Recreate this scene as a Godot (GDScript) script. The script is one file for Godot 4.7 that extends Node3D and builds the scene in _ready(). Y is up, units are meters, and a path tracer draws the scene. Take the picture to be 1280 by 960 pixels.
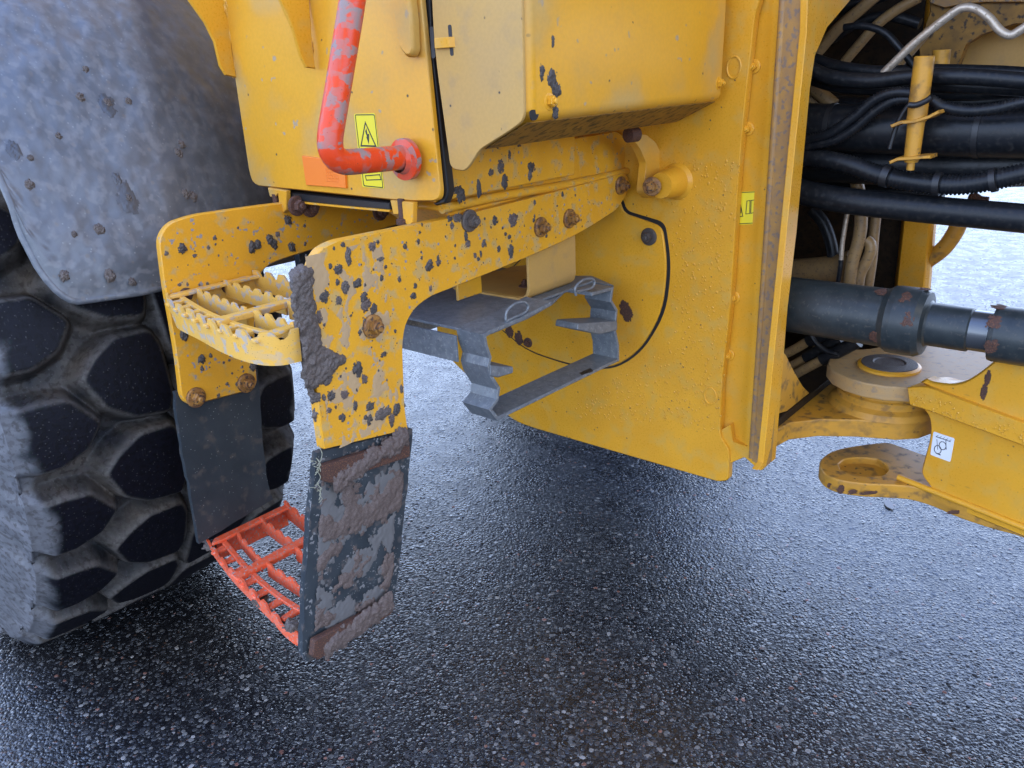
extends Node3D
# A wet yellow wheel loader seen close: ladder, mudguard and tyre of the rear frame, the articulation joint and the hitch of the front frame.
# World axes: x goes into the machine, y is up, z goes towards the front of the machine. Metres.

var M := {}
var loader: Node3D
var rng := RandomNumberGenerator.new()
var used := {}

# ---------------------------------------------------------------- small helpers
func p2(a: Array) -> PackedVector2Array:
	var o := PackedVector2Array()
	for i in range(0, a.size(), 2): o.append(Vector2(a[i], a[i + 1]))
	return o

func p3(a: Array) -> PackedVector3Array:
	var o := PackedVector3Array()
	for i in range(0, a.size(), 3): o.append(Vector3(a[i], a[i + 1], a[i + 2]))
	return o

func lin(r: float, g: float, b: float) -> Color:
	return Color(r, g, b).linear_to_srgb()

class MB:
	var v := PackedVector3Array()
	var n := PackedVector3Array()
	var uv := PackedVector2Array()
	var c := PackedColorArray()
	var ix := PackedInt32Array()
	var xf := Transform3D()
	var col := Color.WHITE
	func vert(p: Vector3, nn: Vector3, u := Vector2()) -> int:
		v.append(xf * p)
		n.append((xf.basis * nn).normalized())
		uv.append(u)
		c.append(col)
		return v.size() - 1
	func tri(a: int, b: int, d: int) -> void:
		var g := (v[b] - v[a]).cross(v[d] - v[a])
		if g.dot(n[a] + n[b] + n[d]) > 0: ix.append_array([a, d, b])
		else: ix.append_array([a, b, d])
	func quad(a: int, b: int, d: int, e: int) -> void:
		tri(a, b, d)
		tri(a, d, e)
	func flat(p: Array, nn: Vector3) -> void:
		var k := []
		for q in p: k.append(vert(q, nn, Vector2(q.x + q.z, q.y)))
		for i in range(2, k.size()): tri(k[0], k[i - 1], k[i])
	func mesh() -> ArrayMesh:
		var a := []
		a.resize(Mesh.ARRAY_MAX)
		a[Mesh.ARRAY_VERTEX] = v
		a[Mesh.ARRAY_NORMAL] = n
		a[Mesh.ARRAY_TEX_UV] = uv
		a[Mesh.ARRAY_COLOR] = c
		a[Mesh.ARRAY_INDEX] = ix
		var m := ArrayMesh.new()
		m.add_surface_from_arrays(Mesh.PRIMITIVE_TRIANGLES, a)
		return m

func numbered(called: String, parent: Node) -> String:
	var key := str(parent.get_instance_id()) + called
	used[key] = used.get(key, -1) + 1
	return called if used[key] == 0 else "%s_%03d" % [called, used[key]]

func put(called: String, mesh: Mesh, mat: Material, parent: Node = null, at := Transform3D(), label := "") -> MeshInstance3D:
	var o := MeshInstance3D.new()
	var p: Node = parent if parent else loader
	o.name = numbered(called, p)
	o.mesh = mesh
	o.material_override = mat
	o.transform = at
	p.add_child(o, true)
	if label: o.set_meta("label", label)
	return o

func obj(called: String, mb: MB, mat: Material, parent: Node = null, label := "") -> MeshInstance3D:
	return put(called, mb.mesh(), mat, parent, Transform3D(), label)

func at3(axis: String, p: Vector2, h: float) -> Vector3:
	if axis == "x": return Vector3(h, p.y, p.x)
	if axis == "y": return Vector3(p.x, h, p.y)
	return Vector3(p.x, p.y, h)

func area(p: PackedVector2Array) -> float:
	var s := 0.0
	for i in p.size(): s += p[i].cross(p[(i + 1) % p.size()])
	return s * 0.5

func ccw(p: PackedVector2Array) -> PackedVector2Array:
	var q := p.duplicate()
	if area(q) < 0: q.reverse()
	return q

# corners rounded with radius r (or one radius per corner)
func fil(p: PackedVector2Array, r, seg := 5) -> PackedVector2Array:
	var o := PackedVector2Array()
	for i in p.size():
		var a := p[(i + p.size() - 1) % p.size()]
		var b := p[i]
		var c := p[(i + 1) % p.size()]
		var rr: float = r[i] if r is Array else r
		var d: float = minf(rr, 0.48 * minf(a.distance_to(b), b.distance_to(c)))
		if d < 0.0008:
			o.append(b)
			continue
		var s := b + (a - b).normalized() * d
		var e := b + (c - b).normalized() * d
		for k in seg + 1:
			var t := float(k) / seg
			o.append(s.lerp(b, t).lerp(b.lerp(e, t), t))
	return o

func inset(p: PackedVector2Array, d: float) -> PackedVector2Array:
	var o := PackedVector2Array()
	for i in p.size():
		var e0 := (p[i] - p[(i + p.size() - 1) % p.size()]).normalized()
		var e1 := (p[(i + 1) % p.size()] - p[i]).normalized()
		var n0 := Vector2(-e0.y, e0.x)
		var n1 := Vector2(-e1.y, e1.x)
		var m := n0 + n1
		var l := m.length()
		if l < 0.2: o.append(p[i] + n0 * d)
		else: o.append(p[i] + m / l * d / maxf(0.5, l * 0.5))
	return o

func bridged(p: PackedVector2Array, holes: Array) -> PackedVector2Array:
	var o := p.duplicate()
	for h0 in holes:
		var h: PackedVector2Array = ccw(h0)
		h.reverse()
		var best := INF
		var bi := 0
		var bj := 0
		for i in o.size():
			for j in h.size():
				var d := o[i].distance_squared_to(h[j])
				if d < best:
					best = d
					bi = i
					bj = j
		var q := o.slice(0, bi + 1)
		for k in h.size() + 1: q.append(h[(bj + k) % h.size()])
		q.append_array(o.slice(bi))
		o = q
	return o

# a plate with outline poly between two heights along an axis, edges bevelled
func slab(mb: MB, axis: String, poly: PackedVector2Array, a: float, b: float, bev := 0.002, holes := []) -> void:
	var p := ccw(poly)
	var lo := minf(a, b)
	var hi := maxf(a, b)
	bev = minf(bev, (hi - lo) * 0.45)
	var ins := inset(p, bev)
	var hs := []
	var hins := []
	for h in holes:
		var hc: PackedVector2Array = ccw(h)
		hs.append(hc)
		hins.append(inset(hc, -bev))
	var cap := bridged(ins, hins)
	var t := Geometry2D.triangulate_polygon(cap)
	if t.is_empty():
		if bev > 0.0:
			slab(mb, axis, poly, a, b, 0.0 if bev < 0.0006 else bev * 0.4, holes)
			return
		push_warning("cap failed at " + str(p[0]))
	var up := at3(axis, Vector2.ZERO, 1.0) - at3(axis, Vector2.ZERO, 0.0)
	for side in [lo, hi]:
		var nn := up if side == hi else -up
		var k := mb.v.size()
		for q in cap: mb.vert(at3(axis, q, side), nn, q)
		for i in range(0, t.size(), 3): mb.tri(k + t[i], k + t[i + 1], k + t[i + 2])
	walls(mb, axis, p, ins, lo, hi, bev, up, 1.0)
	for i in hs.size(): walls(mb, axis, hs[i], hins[i], lo, hi, bev, up, -1.0)

func walls(mb: MB, axis: String, p: PackedVector2Array, ins: PackedVector2Array, lo: float, hi: float, bev: float, up: Vector3, s: float) -> void:
	var n := p.size()
	var en := []
	for i in n:
		var e := (p[(i + 1) % n] - p[i]).normalized()
		en.append(Vector2(e.y, -e.x) * s)
	var run := 0.0
	for i in n:
		var j := (i + 1) % n
		var na: Vector2 = en[i]
		var nb: Vector2 = en[i]
		if en[i].dot(en[(i + n - 1) % n]) > 0.8: na = (en[i] + en[(i + n - 1) % n]).normalized()
		if en[i].dot(en[j]) > 0.8: nb = (en[i] + en[j]).normalized()
		var n3a := at3(axis, na, 0.0)
		var n3b := at3(axis, nb, 0.0)
		var len := p[i].distance_to(p[j])
		var u0 := Vector2(run, lo)
		var u1 := Vector2(run + len, lo)
		run += len
		var r0 := [at3(axis, ins[i], lo), at3(axis, ins[j], lo)]
		var r1 := [at3(axis, p[i], lo + bev), at3(axis, p[j], lo + bev)]
		var r2 := [at3(axis, p[i], hi - bev), at3(axis, p[j], hi - bev)]
		var r3 := [at3(axis, ins[i], hi), at3(axis, ins[j], hi)]
		var d := Vector2(0, hi - lo)
		mb.quad(mb.vert(r0[0], n3a - up, u0), mb.vert(r0[1], n3b - up, u1), mb.vert(r1[1], n3b, u1), mb.vert(r1[0], n3a, u0))
		mb.quad(mb.vert(r1[0], n3a, u0), mb.vert(r1[1], n3b, u1), mb.vert(r2[1], n3b, u1 + d), mb.vert(r2[0], n3a, u0 + d))
		mb.quad(mb.vert(r2[0], n3a, u0 + d), mb.vert(r2[1], n3b, u1 + d), mb.vert(r3[1], n3b + up, u1 + d), mb.vert(r3[0], n3a + up, u0 + d))

func plate(called: String, axis: String, poly: PackedVector2Array, a: float, b: float, mat: Material, parent: Node = null, bev := 0.002, holes := [], label := "") -> MeshInstance3D:
	var mb := MB.new()
	slab(mb, axis, poly, a, b, bev, holes)
	return obj(called, mb, mat, parent, label)

func rect(x0: float, y0: float, x1: float, y1: float) -> PackedVector2Array:
	return PackedVector2Array([Vector2(x0, y0), Vector2(x1, y0), Vector2(x1, y1), Vector2(x0, y1)])

func disc(c: Vector2, r: float, seg := 20) -> PackedVector2Array:
	var o := PackedVector2Array()
	for i in seg: o.append(c + Vector2.from_angle(TAU * i / seg) * r)
	return o

func smooth(p: PackedVector3Array, per := 8) -> PackedVector3Array:
	var o := PackedVector3Array()
	for i in p.size() - 1:
		var a := p[maxi(i - 1, 0)]
		var d := p[mini(i + 2, p.size() - 1)]
		for k in per: o.append(p[i].cubic_interpolate(p[i + 1], a, d, float(k) / per))
	o.append(p[-1])
	return o

# a pipe along points; rib > 0 makes it corrugated with that pitch
func tube(mb: MB, pts: PackedVector3Array, r: float, seg := 14, rib := 0.0, depth := 0.0, flatten := 1.0) -> void:
	var p := pts
	if rib > 0.0:
		var crv := Curve3D.new()
		for q in pts: crv.add_point(q)
		var L := crv.get_baked_length()
		var cnt := int(L / rib * 4.0)
		p = PackedVector3Array()
		for i in cnt + 1: p.append(crv.sample_baked(L * i / cnt, true))
	var t0 := (p[1] - p[0]).normalized()
	var nx := t0.cross(Vector3.UP if absf(t0.y) < 0.9 else Vector3.RIGHT).normalized()
	var base := mb.v.size()
	var run := 0.0
	for i in p.size():
		var t := (p[mini(i + 1, p.size() - 1)] - p[maxi(i - 1, 0)]).normalized()
		nx = (nx - t * nx.dot(t)).normalized()
		var ny := t.cross(nx)
		if i > 0: run += p[i].distance_to(p[i - 1])
		var rr := r
		if rib > 0.0: rr = r - depth * (0.0 if i % 4 < 2 else 1.0)
		for k in seg + 1:
			var a := TAU * k / seg
			var d := nx * cos(a) + ny * sin(a) * flatten
			mb.vert(p[i] + d * rr, d, Vector2(float(k) / seg * TAU * r, run))
	for i in p.size() - 1:
		for k in seg:
			var a := base + i * (seg + 1) + k
			mb.quad(a, a + 1, a + seg + 2, a + seg + 1)
	for e in 2:
		var row := base + (p.size() - 1) * (seg + 1) * e
		var t := (p[1] - p[0]).normalized() * -1.0 if e == 0 else (p[-1] - p[-2]).normalized()
		var k0 := mb.vert(p[0] if e == 0 else p[-1], t)
		var ring := []
		for k in seg + 1: ring.append(mb.v.size()); mb.v.append(mb.v[row + k]); mb.n.append((mb.xf.basis * t).normalized()); mb.uv.append(mb.uv[row + k]); mb.c.append(mb.col)
		for k in seg: mb.tri(k0, ring[k], ring[k + 1])

# straight runs joined by round bends of that radius
func bent(p: PackedVector3Array, r: float, seg := 10) -> PackedVector3Array:
	var o := PackedVector3Array([p[0]])
	for i in range(1, p.size() - 1):
		var d := minf(r, 0.45 * minf(p[i].distance_to(p[i - 1]), p[i].distance_to(p[i + 1])))
		var s := p[i] + (p[i - 1] - p[i]).normalized() * d
		var e := p[i] + (p[i + 1] - p[i]).normalized() * d
		for k in seg + 1:
			var t := float(k) / seg
			o.append(s.lerp(p[i], t).lerp(p[i].lerp(e, t), t))
	o.append(p[-1])
	return o

func pipe(called: String, pts: PackedVector3Array, r: float, mat: Material, parent: Node = null, label := "", seg := 14) -> MeshInstance3D:
	var mb := MB.new()
	tube(mb, smooth(pts) if pts.size() > 2 else pts, r, seg)
	return obj(called, mb, mat, parent, label)

func hose(called: String, pts: PackedVector3Array, r: float, mat: Material, pitch: float, depth: float, parent: Node = null, label := "") -> MeshInstance3D:
	var mb := MB.new()
	tube(mb, smooth(pts), r, 14, pitch, depth)
	return obj(called, mb, mat, parent, label)

# a body of revolution: profile of (radius, height) along dir from at
func lathe(mb: MB, at: Vector3, dir: Vector3, prof: PackedVector2Array, seg := 24) -> void:
	var z := dir.normalized()
	var x := z.cross(Vector3.UP if absf(z.y) < 0.9 else Vector3.RIGHT).normalized()
	var y := z.cross(x)
	for i in prof.size() - 1:
		var e := (prof[i + 1] - prof[i]).normalized()
		var nn := Vector2(e.y, -e.x)
		var ring := []
		for k in seg + 1:
			var a := TAU * k / seg
			var d := x * cos(a) + y * sin(a)
			for q in [prof[i], prof[i + 1]]:
				ring.append(mb.vert(at + d * q.x + z * q.y, d * nn.x + z * nn.y, Vector2(a * 0.1, q.y)))
		for k in seg: mb.quad(ring[k * 2], ring[k * 2 + 1], ring[k * 2 + 3], ring[k * 2 + 2])

func turned(called: String, at: Vector3, dir: Vector3, prof: PackedVector2Array, mat: Material, parent: Node = null, label := "", seg := 28) -> MeshInstance3D:
	var mb := MB.new()
	lathe(mb, at, dir, prof, seg)
	return obj(called, mb, mat, parent, label)

# flat strip bent along a polyline in the plane across an axis, extruded between two heights
func ribbon(mb: MB, axis: String, line: PackedVector2Array, th: float, a: float, b: float) -> void:
	var l := PackedVector2Array()
	var r := PackedVector2Array()
	for i in line.size():
		var e0 := (line[i] - line[maxi(i - 1, 0)]).normalized() if i > 0 else (line[1] - line[0]).normalized()
		var e1 := (line[mini(i + 1, line.size() - 1)] - line[i]).normalized() if i < line.size() - 1 else e0
		var m := (e0 + e1).normalized()
		var nn := Vector2(-m.y, m.x) * th * 0.5 / maxf(0.6, m.dot(e1))
		l.append(line[i] + nn)
		r.append(line[i] - nn)
	r.reverse()
	l.append_array(r)
	slab(mb, axis, l, a, b, minf(0.0012, th * 0.3))

# upright strip along a plan polyline with a toothed upper edge
func toothed(mb: MB, line: PackedVector2Array, y0: float, y1: float, th: float, pitch: float, deep: float, lean := 0.0) -> void:
	var crv := Curve2D.new()
	for q in line: crv.add_point(q)
	var L := crv.get_baked_length()
	var cnt := maxi(6, int(L / pitch * 8.0))
	var rows := []
	for i in cnt + 1:
		var s := L * i / cnt
		var p := crv.sample_baked(s)
		var q := (crv.sample_baked(minf(s + 0.004, L)) - crv.sample_baked(maxf(s - 0.004, 0))).normalized()
		var ph := fposmod(s / pitch, 1.0)
		var cut := 0.0 if ph < 0.45 else sin((ph - 0.45) / 0.55 * PI)
		rows.append([p, Vector2(-q.y, q.x), y1 - deep * clampf(cut * 1.3, 0.0, 1.0), s])
	for side in [1.0, -1.0]:
		var k := mb.v.size()
		for r in rows:
			var nn: Vector3 = Vector3(r[1].x, 0, r[1].y) * side
			for h in 2:
				var q: Vector2 = r[0] + r[1] * side * th * 0.5 + r[1] * lean * (h - 1)
				mb.vert(Vector3(q.x, r[2] if h else y0, q.y), nn, Vector2(r[3], float(h) * (y1 - y0)))
		for i in cnt: mb.quad(k + i * 2, k + i * 2 + 1, k + i * 2 + 3, k + i * 2 + 2)
	for h in 2:
		var k := mb.v.size()
		for i in rows.size():
			var r: Array = rows[i]
			for side in [1.0, -1.0]:
				var q: Vector2 = r[0] + r[1] * side * th * 0.5 + r[1] * lean * (h - 1)
				mb.vert(Vector3(q.x, r[2] if h else y0, q.y), Vector3(0, 1 if h else -1, 0), Vector2(r[3], side * th))
		for i in cnt: mb.quad(k + i * 2, k + i * 2 + 1, k + i * 2 + 3, k + i * 2 + 2)
	for e in [0, cnt]:
		var r: Array = rows[e]
		var nn: Vector3 = Vector3(r[1].y, 0, -r[1].x) * (-1.0 if e == 0 else 1.0)
		var k := []
		for sh in [[1, 0], [1, 1], [-1, 1], [-1, 0]]:
			var q: Vector2 = r[0] + r[1] * sh[0] * th * 0.5 + r[1] * lean * (sh[1] - 1)
			k.append(mb.vert(Vector3(q.x, r[2] if sh[1] else y0, q.y), nn))
		mb.quad(k[0], k[1], k[2], k[3])

var lump := FastNoiseLite.new()
# a clod of mud stuck on a face: centre, the face's normal, half width, half height and thickness
func clod(mb: MB, at: Vector3, nn: Vector3, rx: float, ry: float, h: float, sd: float, rings := 6, seg := 16) -> void:
	var z := nn.normalized()
	var x := z.cross(Vector3.UP if absf(z.y) < 0.9 else Vector3.RIGHT).normalized()
	var y := z.cross(x)
	var n := rings * 3 + 2
	var f := PackedFloat32Array()
	var pos := PackedVector3Array()
	var turn := sd * 2.4
	for i in n + 1:
		for k in n + 1:
			var u := Vector2(k, i) / n * 3.0 - Vector2(1.5, 1.5)
			var q := u.rotated(turn)
			var v := 1.0 - q.length_squared() * (1.0 + 0.25 * q.x)
			v += 0.95 * lump.get_noise_3d(q.x * 17.0 + sd * 61.0, q.y * 17.0, sd * 13.0) + 0.55 * lump.get_noise_3d(q.x * 48.0 + sd * 33.0, q.y * 48.0, sd * 7.0)
			if maxf(absf(u.x), absf(u.y)) > 1.45: v = minf(v, -0.01)
			f.append(v)
			var top := h * (sqrt(minf(v, 1.0)) if v > 0.0 else -0.15) * (1.0 + 0.7 * lump.get_noise_3d(q.x * 70.0, q.y * 70.0, sd * 3.0))
			pos.append(at + x * (u.x * rx) + y * (u.y * ry) + z * top)
	var w := n + 1
	var base := mb.v.size()
	for i in w:
		for k in w:
			var a := pos[i * w + mini(k + 1, n)] - pos[i * w + maxi(k - 1, 0)]
			var b := pos[mini(i + 1, n) * w + k] - pos[maxi(i - 1, 0) * w + k]
			var nv := a.cross(b).normalized()
			if nv.dot(z) < 0: nv = -nv
			mb.vert(pos[i * w + k], nv, Vector2(pos[i * w + k].x + pos[i * w + k].z, pos[i * w + k].y))
	for i in n:
		for k in n:
			var a := i * w + k
			if maxf(maxf(f[a], f[a + 1]), maxf(f[a + w], f[a + w + 1])) > 0.0: mb.quad(base + a, base + a + 1, base + a + w + 1, base + a + w)

# mud caked over an area of a face in uneven patches: grid over the rectangle, kept where the patchy field is positive
func cake(mb: MB, axis: String, height: float, outward: float, x0: float, y0: float, x1: float, y1: float, cell: float, h: float, sd: float, field: Callable) -> void:
	var nx := int((x1 - x0) / cell)
	var ny := int((y1 - y0) / cell)
	var f := PackedFloat32Array()
	var pos := PackedVector3Array()
	for i in ny + 1:
		for k in nx + 1:
			var q := Vector2(x0 + k * cell, y0 + i * cell)
			var v: float = field.call(q) + 0.55 * lump.get_noise_3d(q.x * 520.0, q.y * 520.0, sd) + 0.3 * lump.get_noise_3d(q.x * 1500.0, q.y * 1500.0, sd + 9.0)
			f.append(v)
			var top := h * (sqrt(minf(v, 1.0)) if v > 0.0 else -0.2) * (1.0 + 0.3 * lump.get_noise_3d(q.x * 2200.0, q.y * 2200.0, sd + 4.0) + 0.5 * lump.get_noise_3d(q.x * 700.0, q.y * 700.0, sd + 2.0))
			pos.append(at3(axis, q, height + outward * top))
	var w := nx + 1
	var base := mb.v.size()
	var up := at3(axis, Vector2.ZERO, outward)
	for i in ny + 1:
		for k in w:
			var nv := (pos[i * w + mini(k + 1, nx)] - pos[i * w + maxi(k - 1, 0)]).cross(pos[mini(i + 1, ny) * w + k] - pos[maxi(i - 1, 0) * w + k]).normalized()
			if nv.dot(up) < 0: nv = -nv
			mb.vert(pos[i * w + k], nv, Vector2(pos[i * w + k].x, pos[i * w + k].y))
	for i in ny:
		for k in nx:
			var a := i * w + k
			if maxf(maxf(f[a], f[a + 1]), maxf(f[a + w], f[a + w + 1])) > 0.0: mb.quad(base + a, base + a + 1, base + a + w + 1, base + a + w)

# ---------------------------------------------------------------- textures
func noise(size: int, freq: float, sd: int, kind := "fbm", oct := 5) -> PackedByteArray:
	var f := FastNoiseLite.new()
	f.seed = sd
	f.frequency = freq
	f.fractal_octaves = oct
	if kind == "cell":
		f.noise_type = FastNoiseLite.TYPE_CELLULAR
		f.fractal_type = FastNoiseLite.FRACTAL_NONE
		f.cellular_return_type = FastNoiseLite.RETURN_DISTANCE
		f.cellular_jitter = 0.95
	elif kind == "cellvalue":
		f.noise_type = FastNoiseLite.TYPE_CELLULAR
		f.fractal_type = FastNoiseLite.FRACTAL_NONE
		f.cellular_return_type = FastNoiseLite.RETURN_CELL_VALUE
		f.cellular_jitter = 0.95
	elif kind == "ridge":
		f.noise_type = FastNoiseLite.TYPE_SIMPLEX
		f.fractal_type = FastNoiseLite.FRACTAL_RIDGED
	else:
		f.noise_type = FastNoiseLite.TYPE_SIMPLEX
	var im := f.get_seamless_image(size, size)
	im.convert(Image.FORMAT_L8)
	return im.get_data()

# base: two linear colours mixed by noise; layers: [noise, from, to, colour, roughness, height, gate noise or null, gate from, gate to]
func surface_maps(size: int, a: Color, b: Color, mixer: PackedByteArray, rough: float, layers: Array, fine: PackedByteArray) -> Array:
	var cb := PackedByteArray()
	cb.resize(size * size * 3)
	var hb := PackedByteArray()
	hb.resize(size * size * 3)
	var lut := PackedByteArray()
	lut.resize(1025)
	for i in 1025: lut[i] = int(clampf(Color(i / 1024.0, 0, 0).linear_to_srgb().r, 0, 1) * 255.0)
	var steps := []
	for l in layers:
		var t := PackedFloat32Array()
		t.resize(256)
		for i in 256: t[i] = smoothstep(l[1], l[2], i / 255.0) if l[2] > l[1] else 1.0 - smoothstep(l[2], l[1], i / 255.0)
		var g := PackedFloat32Array()
		g.resize(256)
		for i in 256: g[i] = 1.0 if l.size() < 7 or l[6] == null else smoothstep(l[7], l[8], i / 255.0)
		steps.append([l[0], t, l[3], l[4], l[5], l[6] if l.size() > 6 and l[6] != null else l[0], g])
	for i in size * size:
		var m := mixer[i] / 255.0
		var r := a.r + (b.r - a.r) * m
		var gg := a.g + (b.g - a.g) * m
		var bb := a.b + (b.b - a.b) * m
		var ro := rough
		var h := 0.3
		for s in steps:
			var w: float = s[1][s[0][i]]
			if w > 0.003:
				w *= s[6][s[5][i]]
				var cc: Color = s[2]
				r += (cc.r - r) * w
				gg += (cc.g - gg) * w
				bb += (cc.b - bb) * w
				ro += (s[3] - ro) * w
				h += s[4] * w
		var f := fine[i] / 255.0
		var k := 0.95 + 0.10 * f
		cb[i * 3] = lut[mini(1024, int(r * k * 1024.0))]
		cb[i * 3 + 1] = lut[mini(1024, int(gg * k * 1024.0))]
		cb[i * 3 + 2] = lut[mini(1024, int(bb * k * 1024.0))]
		hb[i * 3] = int(clampf(h + 0.06 * f, 0, 1) * 255.0)
		hb[i * 3 + 1] = int(clampf(ro + 0.1 * (f - 0.5), 0, 1) * 255.0)
	return [ImageTexture.create_from_image(Image.create_from_data(size, size, false, Image.FORMAT_RGB8, cb)), ImageTexture.create_from_image(Image.create_from_data(size, size, false, Image.FORMAT_RGB8, hb))]

func worn(called: String, maps: Array, tile: float, bump := 0.1, metal := 0.0, spec := 0.5) -> StandardMaterial3D:
	var m := StandardMaterial3D.new()
	m.resource_name = called
	m.albedo_texture = maps[0]
	m.roughness = 1.0
	m.roughness_texture = maps[1]
	m.roughness_texture_channel = BaseMaterial3D.TEXTURE_CHANNEL_GREEN
	m.heightmap_enabled = bump > 0.0
	if bump > 0.0:
		m.heightmap_texture = maps[1]
		m.heightmap_scale = bump
	m.metallic = metal
	m.metallic_specular = spec
	m.uv1_triplanar = true
	m.uv1_scale = Vector3.ONE / tile
	return m

func plain(called: String, c: Color, rough: float, metal := 0.0) -> StandardMaterial3D:
	var m := StandardMaterial3D.new()
	m.resource_name = called
	m.albedo_color = c
	m.roughness = rough
	m.metallic = metal
	return m

func make_materials() -> void:
	var S := 1024
	var n_big := noise(S, 0.0035, 1)
	var n_mid := noise(S, 0.011, 2)
	var n_fine := noise(S, 0.09, 3, "fbm", 4)
	var n_dots := noise(S, 0.035, 4, "cell")
	var n_dots2 := noise(S, 0.018, 5, "cell")
	var n_gate := noise(S, 0.008, 6)
	var n_ridge := noise(S, 0.006, 7, "ridge", 4)
	var n_spot := noise(S, 0.022, 8, "fbm", 3)
	var yel := Color(0.71, 0.342, 0.024)
	var yel2 := Color(0.64, 0.297, 0.020)
	var tan := Color(0.40, 0.285, 0.16)
	var grey := Color(0.27, 0.235, 0.21)
	var dark := Color(0.055, 0.045, 0.038)
	var rust := Color(0.16, 0.055, 0.02)
	var drop := [n_dots, 0.13, 0.05, yel2, 0.08, 0.35, n_gate, 0.25, 0.5]
	var film := Color(0.50, 0.31, 0.095)
	M.yellow = worn("yellow_paint", surface_maps(S, yel, yel2, n_big, 0.30, [[n_gate, 0.45, 1.0, Color(0.60, 0.325, 0.05), 0.4, 0.0], [n_dots, 0.10, 0.03, yel2, 0.12, 0.25, n_gate, 0.3, 0.6], [n_dots2, 0.05, 0.03, dark, 0.7, 0.1, n_mid, 0.66, 0.72]], n_fine), 0.75, 0.06, 0.0, 0.42)
	M.yellow_dusty = worn("dusty_yellow_paint", surface_maps(S, yel, yel2, n_big, 0.34, [[n_big, 0.35, 1.0, film, 0.55, 0.0], [n_spot, 0.80, 0.86, tan, 0.6, 0.02, n_gate, 0.62, 0.7], [n_dots2, 0.045, 0.025, dark, 0.8, 0.15, n_mid, 0.62, 0.7]], n_fine), 1.1, 0.05, 0.0, 0.42)
	M.yellow_muddy = worn("mud_splashed_yellow_paint", surface_maps(S, yel, yel2, n_big, 0.34, [[n_mid, 0.55, 0.85, film, 0.6, 0.0], [n_ridge, 0.80, 0.93, Color(0.36, 0.285, 0.20), 0.7, 0.03, n_spot, 0.52, 0.66], [n_dots2, 0.10, 0.07, grey, 0.75, 0.12, n_gate, 0.58, 0.66], [n_dots, 0.07, 0.04, dark, 0.8, 0.3, n_mid, 0.56, 0.64]], n_fine), 0.55, 0.08, 0.0, 0.42)
	M.yellow_splash = worn("lightly_splashed_yellow_paint", surface_maps(S, yel, yel2, n_big, 0.34, [[n_mid, 0.6, 0.9, film, 0.6, 0.0], [n_spot, 0.74, 0.82, grey, 0.7, 0.06, n_gate, 0.55, 0.66], [n_dots2, 0.08, 0.05, grey, 0.75, 0.12, n_gate, 0.5, 0.62]], n_fine), 0.6, 0.07, 0.0, 0.42)
	M.yellow_tan = worn("tan_dust_over_yellow", surface_maps(S, Color(0.44, 0.265, 0.09), Color(0.50, 0.285, 0.07), n_big, 0.5, [[n_mid, 0.55, 1.0, Color(0.41, 0.25, 0.09), 0.55, 0.0], [n_dots2, 0.045, 0.025, dark, 0.8, 0.15, n_mid, 0.62, 0.7]], n_fine), 0.9, 0.04, 0.0, 0.4)
	M.yellow_worn = worn("worn_yellow_step_paint", surface_maps(S, Color(0.72, 0.385, 0.05), Color(0.66, 0.38, 0.085), n_big, 0.5, [[n_mid, 0.56, 0.75, Color(0.42, 0.345, 0.26), 0.6, 0.0], [n_dots, 0.06, 0.03, dark, 0.8, 0.2, n_gate, 0.5, 0.6]], n_fine), 0.4, 0.05, 0.0, 0.4)
	M.yellow_soiled = worn("soiled_yellow_paint", surface_maps(S, Color(0.56, 0.27, 0.025), Color(0.46, 0.225, 0.035), n_big, 0.42, [[n_mid, 0.5, 0.9, Color(0.19, 0.105, 0.035), 0.55, 0.02], [n_dots2, 0.09, 0.05, dark, 0.75, 0.15, n_gate, 0.5, 0.62]], n_fine), 0.6, 0.07, 0.0, 0.42)
	M.yellow_grime_shade = worn("grimy_yellow_with_shade", surface_maps(S, Color(0.04, 0.024, 0.011), Color(0.016, 0.011, 0.007), n_mid, 0.6, [[n_spot, 0.6, 0.9, Color(0.012, 0.009, 0.007), 0.5, 0.02]], n_fine), 0.5, 0.05, 0.0, 0.3)  # grime, plus the deep shade of the bay put into the colour
	M.yellow_shaded = worn("shaded_brown_yellow_paint", surface_maps(S, Color(0.33, 0.165, 0.028), Color(0.16, 0.085, 0.022), n_mid, 0.5, [[n_spot, 0.6, 0.85, Color(0.05, 0.032, 0.02), 0.5, 0.02]], n_fine), 0.6, 0.05, 0.0, 0.36)  # darker copy of the soiled yellow, shade put into the colour
	M.underside = worn("dirt_sprayed_underside", surface_maps(512, Color(0.36, 0.18, 0.03), Color(0.22, 0.12, 0.03), noise(512, 0.012, 70), 0.5, [[noise(512, 0.03, 71), 0.55, 0.75, Color(0.06, 0.042, 0.03), 0.6, 0.05]], noise(512, 0.15, 72)), 0.45, 0.05, 0.0, 0.36)
	M.hitch_top = worn("dusty_hitch_top", surface_maps(S, Color(0.38, 0.25, 0.12), Color(0.47, 0.26, 0.075), n_mid, 0.5, [[n_dots, 0.05, 0.03, dark, 0.7, 0.2, n_gate, 0.5, 0.6], [n_mid, 0.6, 0.95, Color(0.27, 0.185, 0.11), 0.55, 0.02]], n_fine), 0.5, 0.06)
	M.brown = worn("brown_dirt_film", surface_maps(S, Color(0.27, 0.155, 0.07), Color(0.44, 0.225, 0.04), n_mid, 0.5, [[n_spot, 0.6, 0.8, Color(0.20, 0.14, 0.10), 0.6, 0.05]], n_fine), 0.5, 0.1)
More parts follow.
